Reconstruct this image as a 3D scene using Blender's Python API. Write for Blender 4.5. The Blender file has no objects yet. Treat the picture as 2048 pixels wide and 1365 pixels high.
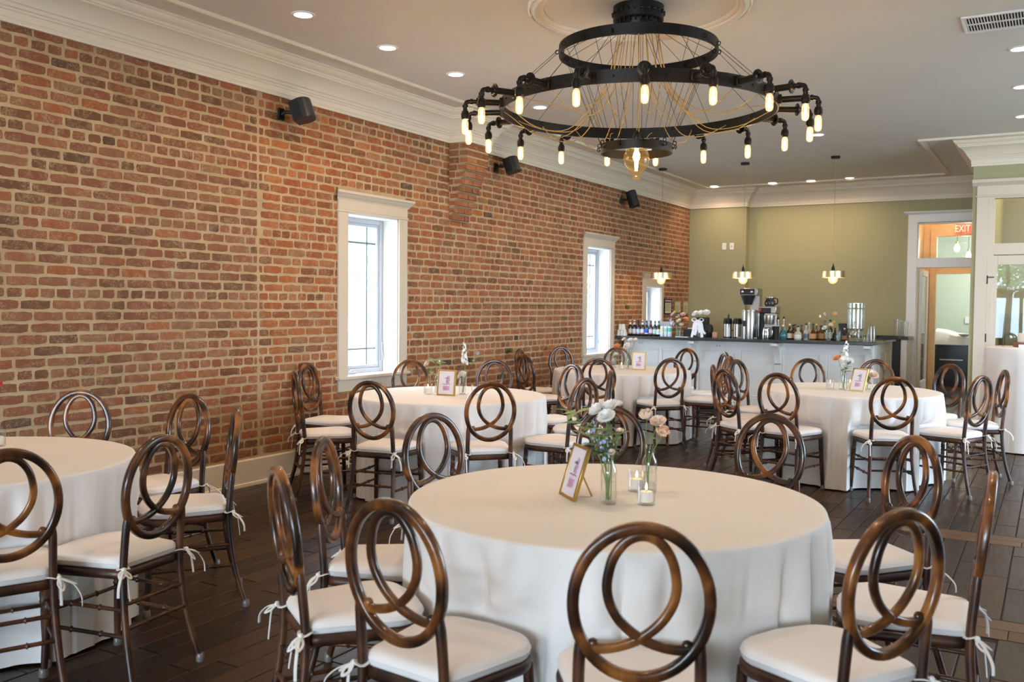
import bpy, bmesh, math, random
from mathutils import Vector, Matrix
from math import sin, cos, pi, radians, atan2, hypot, sqrt

random.seed(7)
S = bpy.context.scene
COL = S.collection

# ------------------------------------------------------------------ camera, sky, big lights, exposure
F_PX = 1856.0; EYE = Vector((0, 0, 1.485)); YAW = .5302; PITCH = .0394; ROLL = .0089
_f0 = Vector((-sin(YAW), cos(YAW), 0)); _r0 = Vector((cos(YAW), sin(YAW), 0)); _z = Vector((0, 0, 1))
FWD = cos(PITCH) * _f0 - sin(PITCH) * _z
_u0 = sin(PITCH) * _f0 + cos(PITCH) * _z
RGT = cos(ROLL) * _r0 + sin(ROLL) * _u0
UPV = -sin(ROLL) * _r0 + cos(ROLL) * _u0
cam = bpy.data.cameras.new('camera'); camo = bpy.data.objects.new('camera', cam); COL.objects.link(camo)
cam.sensor_width = 36.0; cam.lens = F_PX * 36.0 / 2048.0; cam.clip_end = 200
m = Matrix.Identity(4)
for i in range(3):
    m[i][0] = RGT[i]; m[i][1] = UPV[i]; m[i][2] = -FWD[i]; m[i][3] = EYE[i]
camo.matrix_world = m
cam.dof.use_dof = True; cam.dof.focus_distance = 6.2; cam.dof.aperture_fstop = 4.0
S.camera = camo
S.view_settings.view_transform = 'Standard'
S.view_settings.look = 'None'
S.view_settings.gamma = 1.0
S.view_settings.use_curve_mapping = False
S.view_settings.exposure = 0.2

W = bpy.data.worlds.new('overcast_sky'); S.world = W; W.use_nodes = True
bg = W.node_tree.nodes['Background']
bg.inputs[0].default_value = (.86, .93, 1.0, 1); bg.inputs[1].default_value = 5.0
S.cycles.transparent_max_bounces = 40

def lin(c):
    c = c / 255.0
    return c / 12.92 if c <= .04045 else ((c + .055) / 1.055) ** 2.4
def rgb(r, g, b): return (lin(r), lin(g), lin(b), 1)

def area(name, loc, target, sx, sy, power, col):
    l = bpy.data.lights.new(name, 'AREA'); l.shape = 'RECTANGLE'; l.size = sx; l.size_y = sy
    l.energy = power; l.color = col
    o = bpy.data.objects.new(name, l); COL.objects.link(o); o.location = loc
    o.rotation_euler = (Vector(target) - Vector(loc)).to_track_quat('-Z', 'Y').to_euler()
    return o
DAY = (.72, .86, 1.0)
WARM = (1.0, .73, .48)
SKY = 14.0
bg.inputs[0].default_value = (.60, .79, 1.0, 1); bg.inputs[1].default_value = SKY
# sky portals in the openings of the room (they only guide sampling of the sky)
def portal(loc, target, sx, sy):
    o = area('sky_portal', loc, target, sx, sy, 1, DAY); o.data.cycles.is_portal = True; return o
# bright daylight through the glazed street front far behind the camera
area('daylight_front_left', (-3.6, -13.9, 1.8), (-3.6, 3, 1.8), 3.2, 2.8, 490, DAY)
area('daylight_front_right', (1.7, -13.9, 1.8), (1.7, 3, 1.8), 4.2, 2.8, 520, DAY)
portal((4.22, 8.8, 1.7), (-3, 8.8, 1.7), 4.0, 2.6)
CAN_W = 42.0; BULB_W = 1.5; PENDANT_W = 5.0; BIG_W = 5.0

# ------------------------------------------------------------------ picking helpers (photo pixel -> world point on a plane)
def ray(u, v): return FWD + (u - 1024) / F_PX * RGT - (v - 682.5) / F_PX * UPV
def at_z(u, v, z):
    d = ray(u, v); return EYE + d * ((z - EYE.z) / d.z)
def at_y(u, v, y):
    d = ray(u, v); return EYE + d * ((y - EYE.y) / d.y)

# ------------------------------------------------------------------ mesh builder
class MB:
    def __init__(s): s.v = []; s.f = []; s.mi = []; s.cur = 0
    def add(s, vs, fs):
        n = len(s.v); s.v += [tuple(p) for p in vs]
        for f in fs: s.f.append(tuple(i + n for i in f)); s.mi.append(s.cur)
        return s
    def box(s, x0, x1, y0, y1, z0, z1, ch=0.0, M=None):
        if x0 > x1: x0, x1 = x1, x0
        if y0 > y1: y0, y1 = y1, y0
        if z0 > z1: z0, z1 = z1, z0
        if ch <= 0:
            vs = [(x, y, z) for z in (z0, z1) for y in (y0, y1) for x in (x0, x1)]
            fs = [(0, 2, 3, 1), (4, 5, 7, 6), (0, 1, 5, 4), (2, 6, 7, 3), (0, 4, 6, 2), (1, 3, 7, 5)]
        else:
            ch = min(ch, (x1 - x0) * .45, (y1 - y0) * .45, (z1 - z0) * .45)
            bm = bmesh.new(); bmesh.ops.create_cube(bm, size=1)
            for v in bm.verts:
                v.co = Vector((x0 if v.co.x < 0 else x1, y0 if v.co.y < 0 else y1, z0 if v.co.z < 0 else z1))
            bmesh.ops.bevel(bm, geom=bm.edges[:], offset=ch, segments=1, profile=.5, affect='EDGES')
            bm.verts.index_update()
            vs = [v.co.copy() for v in bm.verts]; fs = [[v.index for v in f.verts] for f in bm.faces]
            bm.free()
        if M is not None: vs = [M @ Vector(p) for p in vs]
        return s.add(vs, fs)
    def tube(s, pts, r, seg=8, closed=False, cap=True, flat=1.0, up=None, sect=None):
        pts = [Vector(p) for p in pts]; n = len(pts)
        rs = r if isinstance(r, (list, tuple)) else [r] * n
        tang = []
        for i in range(n):
            a = pts[(i - 1) % n] if (closed or i > 0) else pts[i]
            b = pts[(i + 1) % n] if (closed or i < n - 1) else pts[i]
            t = (b - a); t = t.normalized() if t.length > 1e-9 else Vector((0, 0, 1)); tang.append(t)
        if up is None:
            t0 = tang[0]; a = Vector((0, 0, 1)) if abs(t0.z) < .9 else Vector((1, 0, 0))
            nrm = (a - t0 * a.dot(t0)).normalized()
        vs = []
        for i in range(n):
            t = tang[i]
            if up is not None:
                nn = Vector(up); nn = (nn - t * nn.dot(t)).normalized()
            else:
                nn = (nrm - t * nrm.dot(t))
                nn = nn.normalized() if nn.length > 1e-6 else nrm
                nrm = nn
            bb = t.cross(nn)
            if sect:
                for (a, b) in sect: vs.append(pts[i] + nn * a * rs[i] + bb * b * rs[i])
            else:
                for k in range(seg):
                    th = 2 * pi * k / seg
                    vs.append(pts[i] + (nn * cos(th) * flat + bb * sin(th)) * rs[i])
        k = len(sect) if sect else seg
        fs = []
        for i in range(n if closed else n - 1):
            j = (i + 1) % n
            for a in range(k):
                b = (a + 1) % k
                fs.append((i * k + a, i * k + b, j * k + b, j * k + a))
        if cap and not closed:
            fs.append(tuple(range(k - 1, -1, -1))); fs.append(tuple((n - 1) * k + a for a in range(k)))
        return s.add(vs, fs)
    def lathe(s, prof, seg=20, c=(0, 0, 0), M=None, cap=True):
        vs = []; fs = []
        c = Vector(c); m_ = len(prof)
        for k in range(seg):
            th = 2 * pi * k / seg
            for (r, z) in prof: vs.append(Vector((r * cos(th), r * sin(th), z)))
        for k in range(seg):
            j = (k + 1) % seg
            for i in range(m_ - 1): fs.append((k * m_ + i, j * m_ + i, j * m_ + i + 1, k * m_ + i + 1))
        if cap:
            if prof[0][0] > 1e-6: fs.append(tuple(k * m_ for k in range(seg - 1, -1, -1)))
            if prof[-1][0] > 1e-6: fs.append(tuple(k * m_ + m_ - 1 for k in range(seg)))
        if M is not None: vs = [M @ p for p in vs]
        vs = [p + c for p in vs]
        return s.add(vs, fs)
    def ball(s, c, r, sc=(1, 1, 1), seg=8, rings=6, M=None):
        prof = [(max(r * sin(pi * i / rings), 1e-5), -r * cos(pi * i / rings)) for i in range(rings + 1)]
        sub = MB().lathe(prof, seg, cap=False)
        vs = [Vector((p[0] * sc[0], p[1] * sc[1], p[2] * sc[2])) for p in sub.v]
        if M is not None: vs = [M @ p for p in vs]
        vs = [p + Vector(c) for p in vs]
        return s.add(vs, sub.f)
    def prism(s, poly, a, b, axis='y'):
        # polygon in the plane normal to axis, extruded from a to b
        def P(p, t):
            if axis == 'y': return (p[0], t, p[1])
            if axis == 'x': return (t, p[0], p[1])
            return (p[0], p[1], t)
        n = len(poly)
        vs = [P(p, a) for p in poly] + [P(p, b) for p in poly]
        fs = [tuple(range(n)), tuple(range(2 * n - 1, n - 1, -1))]
        for i in range(n):
            j = (i + 1) % n; fs.append((i, i + n, j + n, j))
        return s.add(vs, fs)
    def mesh(s, name, mats, ang=40, smooth=True):
        me = bpy.data.meshes.new(name); me.from_pydata(s.v, [], s.f)
        if not isinstance(mats, (list, tuple)): mats = [mats]
        for mm in mats: me.materials.append(mm)
        if len(mats) > 1: me.polygons.foreach_set('material_index', s.mi)
        bm = bmesh.new(); bm.from_mesh(me); bmesh.ops.recalc_face_normals(bm, faces=bm.faces[:]); bm.to_mesh(me); bm.free()
        if smooth:
            me.polygons.foreach_set('use_smooth', [True] * len(me.polygons)); me.set_sharp_from_angle(angle=radians(ang))
        me.update()
        return me
    def obj(s, name, mats, parent=None, loc=None, rotz=0.0, ang=40, smooth=True):
        o = bpy.data.objects.new(name, s.mesh(name, mats, ang, smooth)); COL.objects.link(o)
        if parent is not None: o.parent = parent
        if loc is not None: o.location = loc
        if rotz: o.rotation_euler = (0, 0, rotz)
        return o

def tag(o, label, cat, group=None, kind=None):
    o['label'] = label; o['category'] = cat
    if group: o['group'] = group
    if kind: o['kind'] = kind
    return o
def thing(name, label, cat, loc=(0, 0, 0), rotz=0.0, group=None):
    o = bpy.data.objects.new(name, None); COL.objects.link(o); o.empty_display_size = .05
    o.location = loc; o.rotation_euler = (0, 0, rotz)
    return tag(o, label, cat, group)
def structure(o, label=None, cat=None):
    o['kind'] = 'structure'
    if label: o['label'] = label
    if cat: o['category'] = cat
    return o
def linkmesh(name, me, parent=None, loc=None, rotz=0.0):
    o = bpy.data.objects.new(name, me); COL.objects.link(o)
    if parent is not None: o.parent = parent
    if loc is not None: o.location = loc
    if rotz: o.rotation_euler = (0, 0, rotz)
    return o
def copy_tree(o, parent=None):
    c = o.copy(); COL.objects.link(c)
    if parent is not None: c.parent = parent
    for ch in list(o.children): copy_tree(ch, c)
    return c

# ------------------------------------------------------------------ materials
def newmat(name):
    mt = bpy.data.materials.new(name); mt.use_nodes = True
    nt = mt.node_tree; b = nt.nodes['Principled BSDF']
    return mt, nt, b
def N(nt, t, **kw):
    n = nt.nodes.new(t)
    for k, v in kw.items(): setattr(n, k, v)
    return n
def setin(n, d):
    for k, v in d.items(): n.inputs[k].default_value = v
def mat(name, col, rough=.5, metal=0.0, var=.0, scale=8.0, bump=0.0, bscale=60.0, coat=0.0, spec=None, emit=None, estr=0.0):
    mt, nt, b = newmat(name)
    b.inputs['Base Color'].default_value = col; b.inputs['Roughness'].default_value = rough; b.inputs['Metallic'].default_value = metal
    if coat: b.inputs['Coat Weight'].default_value = coat; b.inputs['Coat Roughness'].default_value = .12
    if spec is not None: b.inputs['Specular IOR Level'].default_value = spec
    tc = N(nt, 'ShaderNodeTexCoord')
    if var > 0:
        no = N(nt, 'ShaderNodeTexNoise'); setin(no, {'Scale': scale, 'Detail': 4.0, 'Roughness': .6})
        nt.links.new(tc.outputs['Object'], no.inputs['Vector'])
        hsv = N(nt, 'ShaderNodeHueSaturation'); hsv.inputs['Color'].default_value = col
        mr = N(nt, 'ShaderNodeMapRange'); setin(mr, {'From Min': .3, 'From Max': .7, 'To Min': 1 - var, 'To Max': 1 + var})
        nt.links.new(no.outputs['Fac'], mr.inputs['Value']); nt.links.new(mr.outputs[0], hsv.inputs['Value'])
        nt.links.new(hsv.outputs[0], b.inputs['Base Color'])
    if bump > 0:
        n2 = N(nt, 'ShaderNodeTexNoise'); setin(n2, {'Scale': bscale, 'Detail': 3.0})
        nt.links.new(tc.outputs['Object'], n2.inputs['Vector'])
        bp = N(nt, 'ShaderNodeBump'); setin(bp, {'Strength': bump, 'Distance': .004})
        nt.links.new(n2.outputs['Fac'], bp.inputs['Height']); nt.links.new(bp.outputs[0], b.inputs['Normal'])
    if emit is not None:
        b.inputs['Emission Color'].default_value = emit; b.inputs['Emission Strength'].default_value = estr
    return mt
def thin_glass(name, tint=(.985, .99, .988, 1), edge=.75, rough=.02, power=4.0, base=0.03, glow=None, gstr=0.0):
    # a thin clear wall: transparent, reflecting more towards grazing view
    mt = bpy.data.materials.new(name); mt.use_nodes = True; nt = mt.node_tree; nt.nodes.clear()
    out = N(nt, 'ShaderNodeOutputMaterial'); tr = N(nt, 'ShaderNodeBsdfTransparent'); gl = N(nt, 'ShaderNodeBsdfGlossy')
    mx = N(nt, 'ShaderNodeMixShader'); lw = N(nt, 'ShaderNodeLayerWeight'); lw.inputs[0].default_value = .5
    pw = N(nt, 'ShaderNodeMath', operation='POWER'); pw.inputs[1].default_value = power
    ma = N(nt, 'ShaderNodeMath', operation='MULTIPLY_ADD'); ma.inputs[1].default_value = edge; ma.inputs[2].default_value = base; ma.use_clamp = True
    tr.inputs[0].default_value = tint; gl.inputs['Roughness'].default_value = rough
    nt.links.new(lw.outputs['Facing'], pw.inputs[0]); nt.links.new(pw.outputs[0], ma.inputs[0]); nt.links.new(ma.outputs[0], mx.inputs[0])
    nt.links.new(tr.outputs[0], mx.inputs[1]); nt.links.new(gl.outputs[0], mx.inputs[2]); last = mx.outputs[0]
    if glow is not None:
        em = N(nt, 'ShaderNodeEmission'); em.inputs[0].default_value = glow; em.inputs[1].default_value = gstr; ad = N(nt, 'ShaderNodeAddShader')
        nt.links.new(last, ad.inputs[0]); nt.links.new(em.outputs[0], ad.inputs[1]); last = ad.outputs[0]
    nt.links.new(last, out.inputs[0])
    return mt

def rand_node(nt):
    oi = N(nt, 'ShaderNodeObjectInfo'); ge = N(nt, 'ShaderNodeNewGeometry')
    ad = N(nt, 'ShaderNodeMath', operation='ADD'); fr = N(nt, 'ShaderNodeMath', operation='FRACT')
    nt.links.new(oi.outputs['Random'], ad.inputs[0]); nt.links.new(ge.outputs['Random Per Island'], ad.inputs[1])
    nt.links.new(ad.outputs[0], fr.inputs[0])
    return fr.outputs[0], ge
def ramp(nt, stops, interp='LINEAR'):
    r = N(nt, 'ShaderNodeValToRGB'); r.color_ramp.interpolation = interp
    e = r.color_ramp.elements
    while len(e) < len(stops): e.new(.5)
    for i, (p, c) in enumerate(stops): e[i].position = p; e[i].color = c
    return r
def mixc(nt, fac, a, b, mode='MIX'):
    mx = N(nt, 'ShaderNodeMix', data_type='RGBA', blend_type=mode)
    for sock, val in ((mx.inputs[0], fac), (mx.inputs[6], a), (mx.inputs[7], b)):
        if hasattr(val, 'links'): nt.links.new(val, sock)
        else: sock.default_value = val
    return mx.outputs[2]
def noise(nt, vec, scale, detail=4, rough=.6, dist=0.0):
    n = N(nt, 'ShaderNodeTexNoise'); setin(n, {'Scale': scale, 'Detail': detail, 'Roughness': rough, 'Distortion': dist})
    nt.links.new(vec, n.inputs['Vector']); return n.outputs['Fac']
def mrange(nt, val, a, b, c, d):
    mr = N(nt, 'ShaderNodeMapRange'); setin(mr, {'From Min': a, 'From Max': b, 'To Min': c, 'To Max': d}); mr.clamp = True
    nt.links.new(val, mr.inputs['Value']); return mr.outputs[0]
def mathn(nt, op, a, b=None):
    mm = N(nt, 'ShaderNodeMath', operation=op)
    for sock, val in ((mm.inputs[0], a), (mm.inputs[1], b)):
        if val is None: continue
        if hasattr(val, 'links'): nt.links.new(val, sock)
        else: sock.default_value = val
    return mm.outputs[0]

def brick_material():
    mt, nt, b = newmat('old_red_brick')
    rnd, ge = rand_node(nt); pos = ge.outputs['Position']
    sx = N(nt, 'ShaderNodeSeparateXYZ'); nt.links.new(pos, sx.inputs[0])
    grey = ramp(nt, [(0, rgb(124, 90, 74)), (.2, rgb(142, 98, 80)), (.42, rgb(154, 100, 82)), (.62, rgb(162, 108, 88)), (.78, rgb(156, 120, 98)), (.95, rgb(176, 108, 78)), (.985, rgb(112, 90, 78)), (1, rgb(74, 66, 62))])
    red = ramp(nt, [(0, rgb(134, 88, 66)), (.2, rgb(160, 98, 68)), (.45, rgb(176, 104, 68)), (.65, rgb(186, 112, 72)), (.82, rgb(164, 118, 90)), (.95, rgb(204, 128, 74)), (.985, rgb(120, 90, 72)), (1, rgb(84, 70, 62))])
    nt.links.new(rnd, grey.inputs[0]); nt.links.new(rnd, red.inputs[0])
    # the masonry bays differ: greyer bay at the left, redder beyond the seam
    ywarp = mathn(nt, 'ADD', sx.outputs['Y'], mrange(nt, noise(nt, pos, .6), .3, .7, -.05, .05))
    bay = mrange(nt, ywarp, 5.42, 5.56, 0, 1)
    low = mathn(nt, 'MULTIPLY', mrange(nt, sx.outputs['Z'], 1.05, 1.35, 1, 0), mrange(nt, sx.outputs['Y'], 4.3, 4.8, 0, 1))
    fac = mathn(nt, 'MAXIMUM', mathn(nt, 'MULTIPLY', bay, mrange(nt, sx.outputs['Y'], 7.6, 9.5, .95, .45)), mathn(nt, 'MULTIPLY', low, .7))
    base = mixc(nt, fac, grey.outputs[0], red.outputs[0])
    # mottling, soot and lime smears
    mot = noise(nt, pos, 26, 6, .7, .4)
    base = mixc(nt, mrange(nt, mot, .52, .72, 0, .45), base, rgb(110, 82, 68))
    sm = noise(nt, pos, 9, 7, .75, .8)
    fine = noise(nt, pos, 90, 3, .7)
    lime = mathn(nt, 'MULTIPLY', mrange(nt, sm, .44, .6, 0, 1), mrange(nt, fine, .42, .6, 0, .8))
    base = mixc(nt, lime, base, rgb(192, 168, 138))
    wide = noise(nt, pos, 1.1, 3, .6)
    base = mixc(nt, mrange(nt, wide, .55, .75, 0, .4), base, rgb(150, 112, 88))
    base = mixc(nt, 1.0, base, (.83, .75, .63, 1), 'MULTIPLY')
    nt.links.new(base, b.inputs['Base Color']); b.inputs['Roughness'].default_value = .9; b.inputs['Specular IOR Level'].default_value = .25
    bp = N(nt, 'ShaderNodeBump'); setin(bp, {'Strength': .55, 'Distance': .005})
    nt.links.new(mathn(nt, 'ADD', mot, mathn(nt, 'MULTIPLY', fine, .6)), bp.inputs['Height']); nt.links.new(bp.outputs[0], b.inputs['Normal'])
    return mt
def mortar_material():
    mt, nt, b = newmat('lime_mortar')
    ge = N(nt, 'ShaderNodeNewGeometry'); pos = ge.outputs['Position']
    n1 = noise(nt, pos, 3.5, 5, .7); n2 = noise(nt, pos, 60, 4, .7)
    c = ramp(nt, [(.3, rgb(176, 150, 116)), (.5, rgb(191, 164, 127)), (.7, rgb(204, 180, 143))]); nt.links.new(n1, c.inputs[0])
    col = mixc(nt, mrange(nt, n2, .4, .65, 0, .25), c.outputs[0], rgb(164, 142, 118))
    nt.links.new(col, b.inputs['Base Color']); b.inputs['Roughness'].default_value = .95; b.inputs['Specular IOR Level'].default_value = .2
    bp = N(nt, 'ShaderNodeBump'); setin(bp, {'Strength': .5, 'Distance': .004}); nt.links.new(n2, bp.inputs['Height']); nt.links.new(bp.outputs[0], b.inputs['Normal'])
    return mt
def plank_material(name, dark, mid, light, rough=.24, sc=(9, 1.2, 9)):
    mt, nt, b = newmat(name)
    rnd, ge = rand_node(nt); pos = ge.outputs['Position']
    mp = N(nt, 'ShaderNodeMapping'); mp.inputs['Scale'].default_value = sc; nt.links.new(pos, mp.inputs[0])
    of = N(nt, 'ShaderNodeVectorMath', operation='ADD'); cx = N(nt, 'ShaderNodeCombineXYZ')
    nt.links.new(mathn(nt, 'MULTIPLY', rnd, 37.0), cx.inputs[2]); nt.links.new(mp.outputs[0], of.inputs[0]); nt.links.new(cx.outputs[0], of.inputs[1])
    g = noise(nt, of.outputs[0], 2.2, 6, .65, 1.2)
    c = ramp(nt, [(.25, dark), (.5, mid), (.8, light)])
    nt.links.new(mathn(nt, 'ADD', mathn(nt, 'MULTIPLY', g, .7), mathn(nt, 'MULTIPLY', rnd, .32)), c.inputs[0])
    nt.links.new(c.outputs[0], b.inputs['Base Color'])
    nt.links.new(mrange(nt, g, .3, .7, rough - .06, rough + .1), b.inputs['Roughness']); b.inputs['Specular IOR Level'].default_value = .36
    bp = N(nt, 'ShaderNodeBump'); setin(bp, {'Strength': .05, 'Distance': .003}); nt.links.new(g, bp.inputs['Height']); nt.links.new(bp.outputs[0], b.inputs['Normal'])
    return mt
def chair_wood_material(name, a, b_, c_, d_, coat=.45, rough=.3):
    mt, nt, b = newmat(name)
    tc = N(nt, 'ShaderNodeTexCoord'); oi = N(nt, 'ShaderNodeObjectInfo')
    of = N(nt, 'ShaderNodeVectorMath', operation='ADD'); cx = N(nt, 'ShaderNodeCombineXYZ')
    nt.links.new(mathn(nt, 'MULTIPLY', oi.outputs['Random'], 53.0), cx.inputs[0])
    nt.links.new(tc.outputs['Object'], of.inputs[0]); nt.links.new(cx.outputs[0], of.inputs[1])
    big = noise(nt, of.outputs[0], 7.5, 2, .45, .3)
    mp = N(nt, 'ShaderNodeMapping'); mp.inputs['Scale'].default_value = (60, 60, 9); nt.links.new(of.outputs[0], mp.inputs[0])
    gr = noise(nt, mp.outputs[0], 1.0, 4, .6, .5)
    r = ramp(nt, [(.36, a), (.46, b_), (.54, c_), (.64, d_)])
    nt.links.new(mathn(nt, 'ADD', mathn(nt, 'MULTIPLY', big, .86), mathn(nt, 'MULTIPLY', gr, .14)), r.inputs[0])
    nt.links.new(r.outputs[0], b.inputs['Base Color']); b.inputs['Roughness'].default_value = rough
    b.inputs['Coat Weight'].default_value = coat; b.inputs['Coat Roughness'].default_value = .1
    return mt
def ceiling_like(name, col, rough=.75, var=.02): return mat(name, col, rough, var=var, scale=1.5)

M_BRICK = brick_material(); M_MORTAR = mortar_material()
M_PLANK = plank_material('dark_hand_scraped_plank', rgb(24, 14, 8), rgb(46, 28, 16), rgb(80, 52, 29), .34)
M_PLANK2 = plank_material('lighter_border_plank', rgb(64, 43, 25), rgb(88, 60, 35), rgb(112, 79, 48), .36, (1.2, 9, 9))
M_GAP = mat('dark_floor_gap', rgb(16, 11, 8), .8)
M_CEIL = ceiling_like('ceiling_paint', rgb(230, 224, 214))
M_TRIM = ceiling_like('white_trim_paint', rgb(238, 224, 202), .45)
M_TRIMDIM = ceiling_like('dimmed_trim_paint', rgb(214, 199, 178), .45)  # darker copy of the trim paint, dims light on casings by colour
M_MUNTIN = mat('grey_muntin', rgb(132, 138, 146), .5)
M_WHITE = ceiling_like('white_gloss_paint', rgb(244, 242, 238), .4)
M_SAGE = ceiling_like('sage_green_paint', rgb(172, 166, 128), .7)
M_SAGE2 = ceiling_like('pale_mint_paint', rgb(206, 216, 196), .7)
M_SASH = ceiling_like('grey_white_sash', rgb(198, 202, 210), .35)
M_CLOTH = mat('white_polyester_cloth', rgb(240, 234, 230), .85, var=.015, scale=3, bump=.08, bscale=500)
M_CUSH = mat('white_cushion_fabric', rgb(247, 241, 239), .85, var=.02, scale=5, bump=.15, bscale=300)
M_TIE = mat('white_cotton_tie', rgb(240, 236, 232), .85)
M_WOOD = chair_wood_material('mottled_walnut_lacquer', rgb(26, 16, 10), rgb(64, 35, 19), rgb(100, 56, 26), rgb(158, 98, 44))
M_WOODLEG = chair_wood_material('dark_walnut_lacquer', rgb(36, 20, 13), rgb(62, 34, 21), rgb(76, 43, 26), rgb(98, 58, 33), .12, .4)
M_FOOT = mat('clear_rubber_cap', rgb(120, 112, 108), .3)
M_IRON = mat('black_iron', rgb(34, 33, 31), .45, .6, var=.15, scale=20)
M_PIPE = mat('blackened_pipe', rgb(42, 37, 34), .38, .7, var=.2, scale=25)
M_CABLE = mat('steel_cable', rgb(40, 38, 36), .4, .8)
M_CORD = mat('gold_fabric_cord', rgb(196, 156, 88), .7)
M_BLACK = mat('black_plastic', rgb(13, 14, 16), .5, var=.1)
M_DARK = mat('charcoal_plastic', rgb(38, 40, 46), .5)
M_STEEL = mat('brushed_steel', rgb(176, 172, 164), .28, 1.0, var=.05, scale=30)
M_CHROME = mat('chrome', rgb(220, 222, 224), .08, 1.0)
M_BRASS = mat('satin_brass', rgb(222, 206, 164), .38, 1.0)
M_GOLD = mat('gold_frame_metal', rgb(206, 170, 96), .32, .85)
M_STONE = mat('dark_grey_stone', rgb(58, 60, 62), .22, var=.15, scale=40)
M_GLASS = thin_glass('clear_glass', edge=.8, power=3.0, base=.045)
M_PANE = thin_glass('window_pane', (.98, .99, 1, 1), .7, .0, 5, .04)
M_MIRRORPANE = thin_glass('door_pane', (.9, .92, .9, 1), .8, .0, 5, .045)
M_AMBER = thin_glass('amber_bulb_glass', (1.0, .93, .78, 1), .6, .02, 3, .03, (1.0, .62, .30, 1), .55)
M_BIGAMBER = thin_glass('deep_amber_bulb_glass', (.93, .78, .52, 1), .6, .02, 3, .04, (1.0, .60, .24, 1), .07)
M_WATER = thin_glass('vase_water', (.985, .99, .98, 1), .4, .0, 5, .01)
M_FILA = mat('glowing_filament', (1, .6, .25, 1), .5, emit=(1.0, .66, .32, 1), estr=60)
M_LENS = mat('lit_lamp_lens', (1, 1, 1, 1), .5, emit=(1.0, .87, .70, 1), estr=9)
M_FLAME = mat('candle_flame', (1, .8, .5, 1), .5, emit=(1.0, .72, .36, 1), estr=14)
M_WAX = mat('white_wax', rgb(244, 238, 228), .5)
M_PAPER = mat('white_paper', rgb(240, 236, 240), .7)
M_GREEN = mat('leaf_green', rgb(96, 128, 74), .55, var=.25, scale=30)
M_PALEGREEN = mat('pale_leaf_green', rgb(150, 172, 112), .55, var=.2, scale=30)
M_STEM = mat('stem_green', rgb(112, 142, 70), .5)
M_PWHITE = mat('cream_white_petal', rgb(255, 253, 250), .7, var=.02, scale=60)
M_PPEACH = mat('peach_petal', rgb(255, 234, 216), .7, var=.04, scale=60)
M_PORANGE = mat('orange_petal', rgb(252, 180, 122), .7, var=.08, scale=60)
M_PPINK = mat('pink_petal', rgb(242, 208, 208), .7, var=.06, scale=60)
M_PLAV = mat('lavender_petal', rgb(214, 200, 220), .7, var=.06, scale=60)
M_PBLUE = mat('blue_floret', rgb(190, 202, 224), .7, var=.08, scale=80)
M_PYEL = mat('yellow_petal', rgb(236, 214, 110), .7, var=.1, scale=60)
M_SIGN = mat('pale_sign_paper', rgb(214, 206, 180), .7)
M_INK = mat('dark_print', rgb(44, 34, 48), .7)
M_GOLDINK = mat('maroon_print', rgb(116, 52, 46), .7)
M_OAK = mat('warm_oak_trim', rgb(226, 190, 140), .5, var=.08, scale=6)

# ------------------------------------------------------------------ room shell
XW = -5.6075; YB = 15.88; YBUMP = 15.70; XBUMP = -4.6; YD = 12.462; XD = -.908; ZC = 3.5; ZCR = 3.185
XR = 4.2; YF = -14.0; XC = -5.376; CY0, CY1 = 8.208, 8.651
WINDOWS = [  # outer casing y0,y1, opening y0,y1, sill z, head z, cornice top z
    (6.435, 7.457, 6.565, 7.327, .80, 2.31, 2.50),
    (11.458, 12.48, 11.576, 12.345, .79, 2.30, 2.485),
    (13.58, 14.452, 13.715, 14.36, 1.00, 1.79, 1.978)]

# floor: dark bed with separate planks
fl = MB().box(-5.9, XR + .2, YF - .2, 21.2, -.12, -.004).obj('floor', M_GAP, smooth=False)
structure(fl, 'dark hand-scraped wood plank floor of the dining hall')
def plank_mesh(w, l, k):
    rr = random.Random(k); mb = MB(); g = .0022; ch = .0035
    x0, x1, y0, y1 = g, w - g, g, l - g
    ys = [y0 + (y1 - y0) * t for t in (0, .33, .66, 1)]
    bot = []; top = []
    for y in ys: bot.append([(x0, y, -.004), (x1, y, -.004)])
    for i, y in enumerate(ys):
        yy = y + (ch if i == 0 else -ch if i == 3 else 0); j = rr.uniform(-.0012, .0012)
        top.append([(x0 + ch + j, yy, 0), (x1 - ch + j, yy, 0)])
    vs = [p for r in bot for p in r] + [p for r in top for p in r]; fs = []
    for i in range(3):
        a = 2 * i; t = 8 + 2 * i
        fs += [(t, t + 1, t + 3, t + 2), (a, t, t + 2, a + 2), (a + 1, a + 3, t + 3, t + 1)]
    fs += [(0, 1, 9, 8), (6, 14, 15, 7)]
    return mb.add(vs, fs)
PW = .132
lengths = (.75, .95, 1.15, 1.4)
plank_meshes = {(l, k): plank_mesh(PW, l, k).mesh('plank', M_PLANK, smooth=False) for l in lengths for k in range(2)}
planks = []; rest = MB(); rp = random.Random(3)
BANDS = [(4.66, 4.95), (6.55, 6.82)]; XBAND = -.95
x = XW + .005
while x < XR:
    y = -2.5 + rp.uniform(-.8, 0)
    while y < 21.0:
        l = rp.choice(lengths); k = rp.randrange(2)
        seg = [(y, y + l)]
        if x + PW > XBAND:
            for b0, b1 in BANDS:
                seg = [q for s_ in seg for q in ((s_[0], min(s_[1], b0)), (max(s_[0], b1), s_[1])) if q[1] - q[0] > .06]
        if y < 15.7 or x > -2.1:
            if len(seg) == 1 and seg[0] == (y, y + l): planks.append((x, y, l, k))
            else:
                for a, b in seg:
                    sub = plank_mesh(PW, b - a, 5); rest.add([(p[0] + x, p[1] + a, p[2]) for p in sub.v], sub.f)
        y += l
    x += PW
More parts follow.
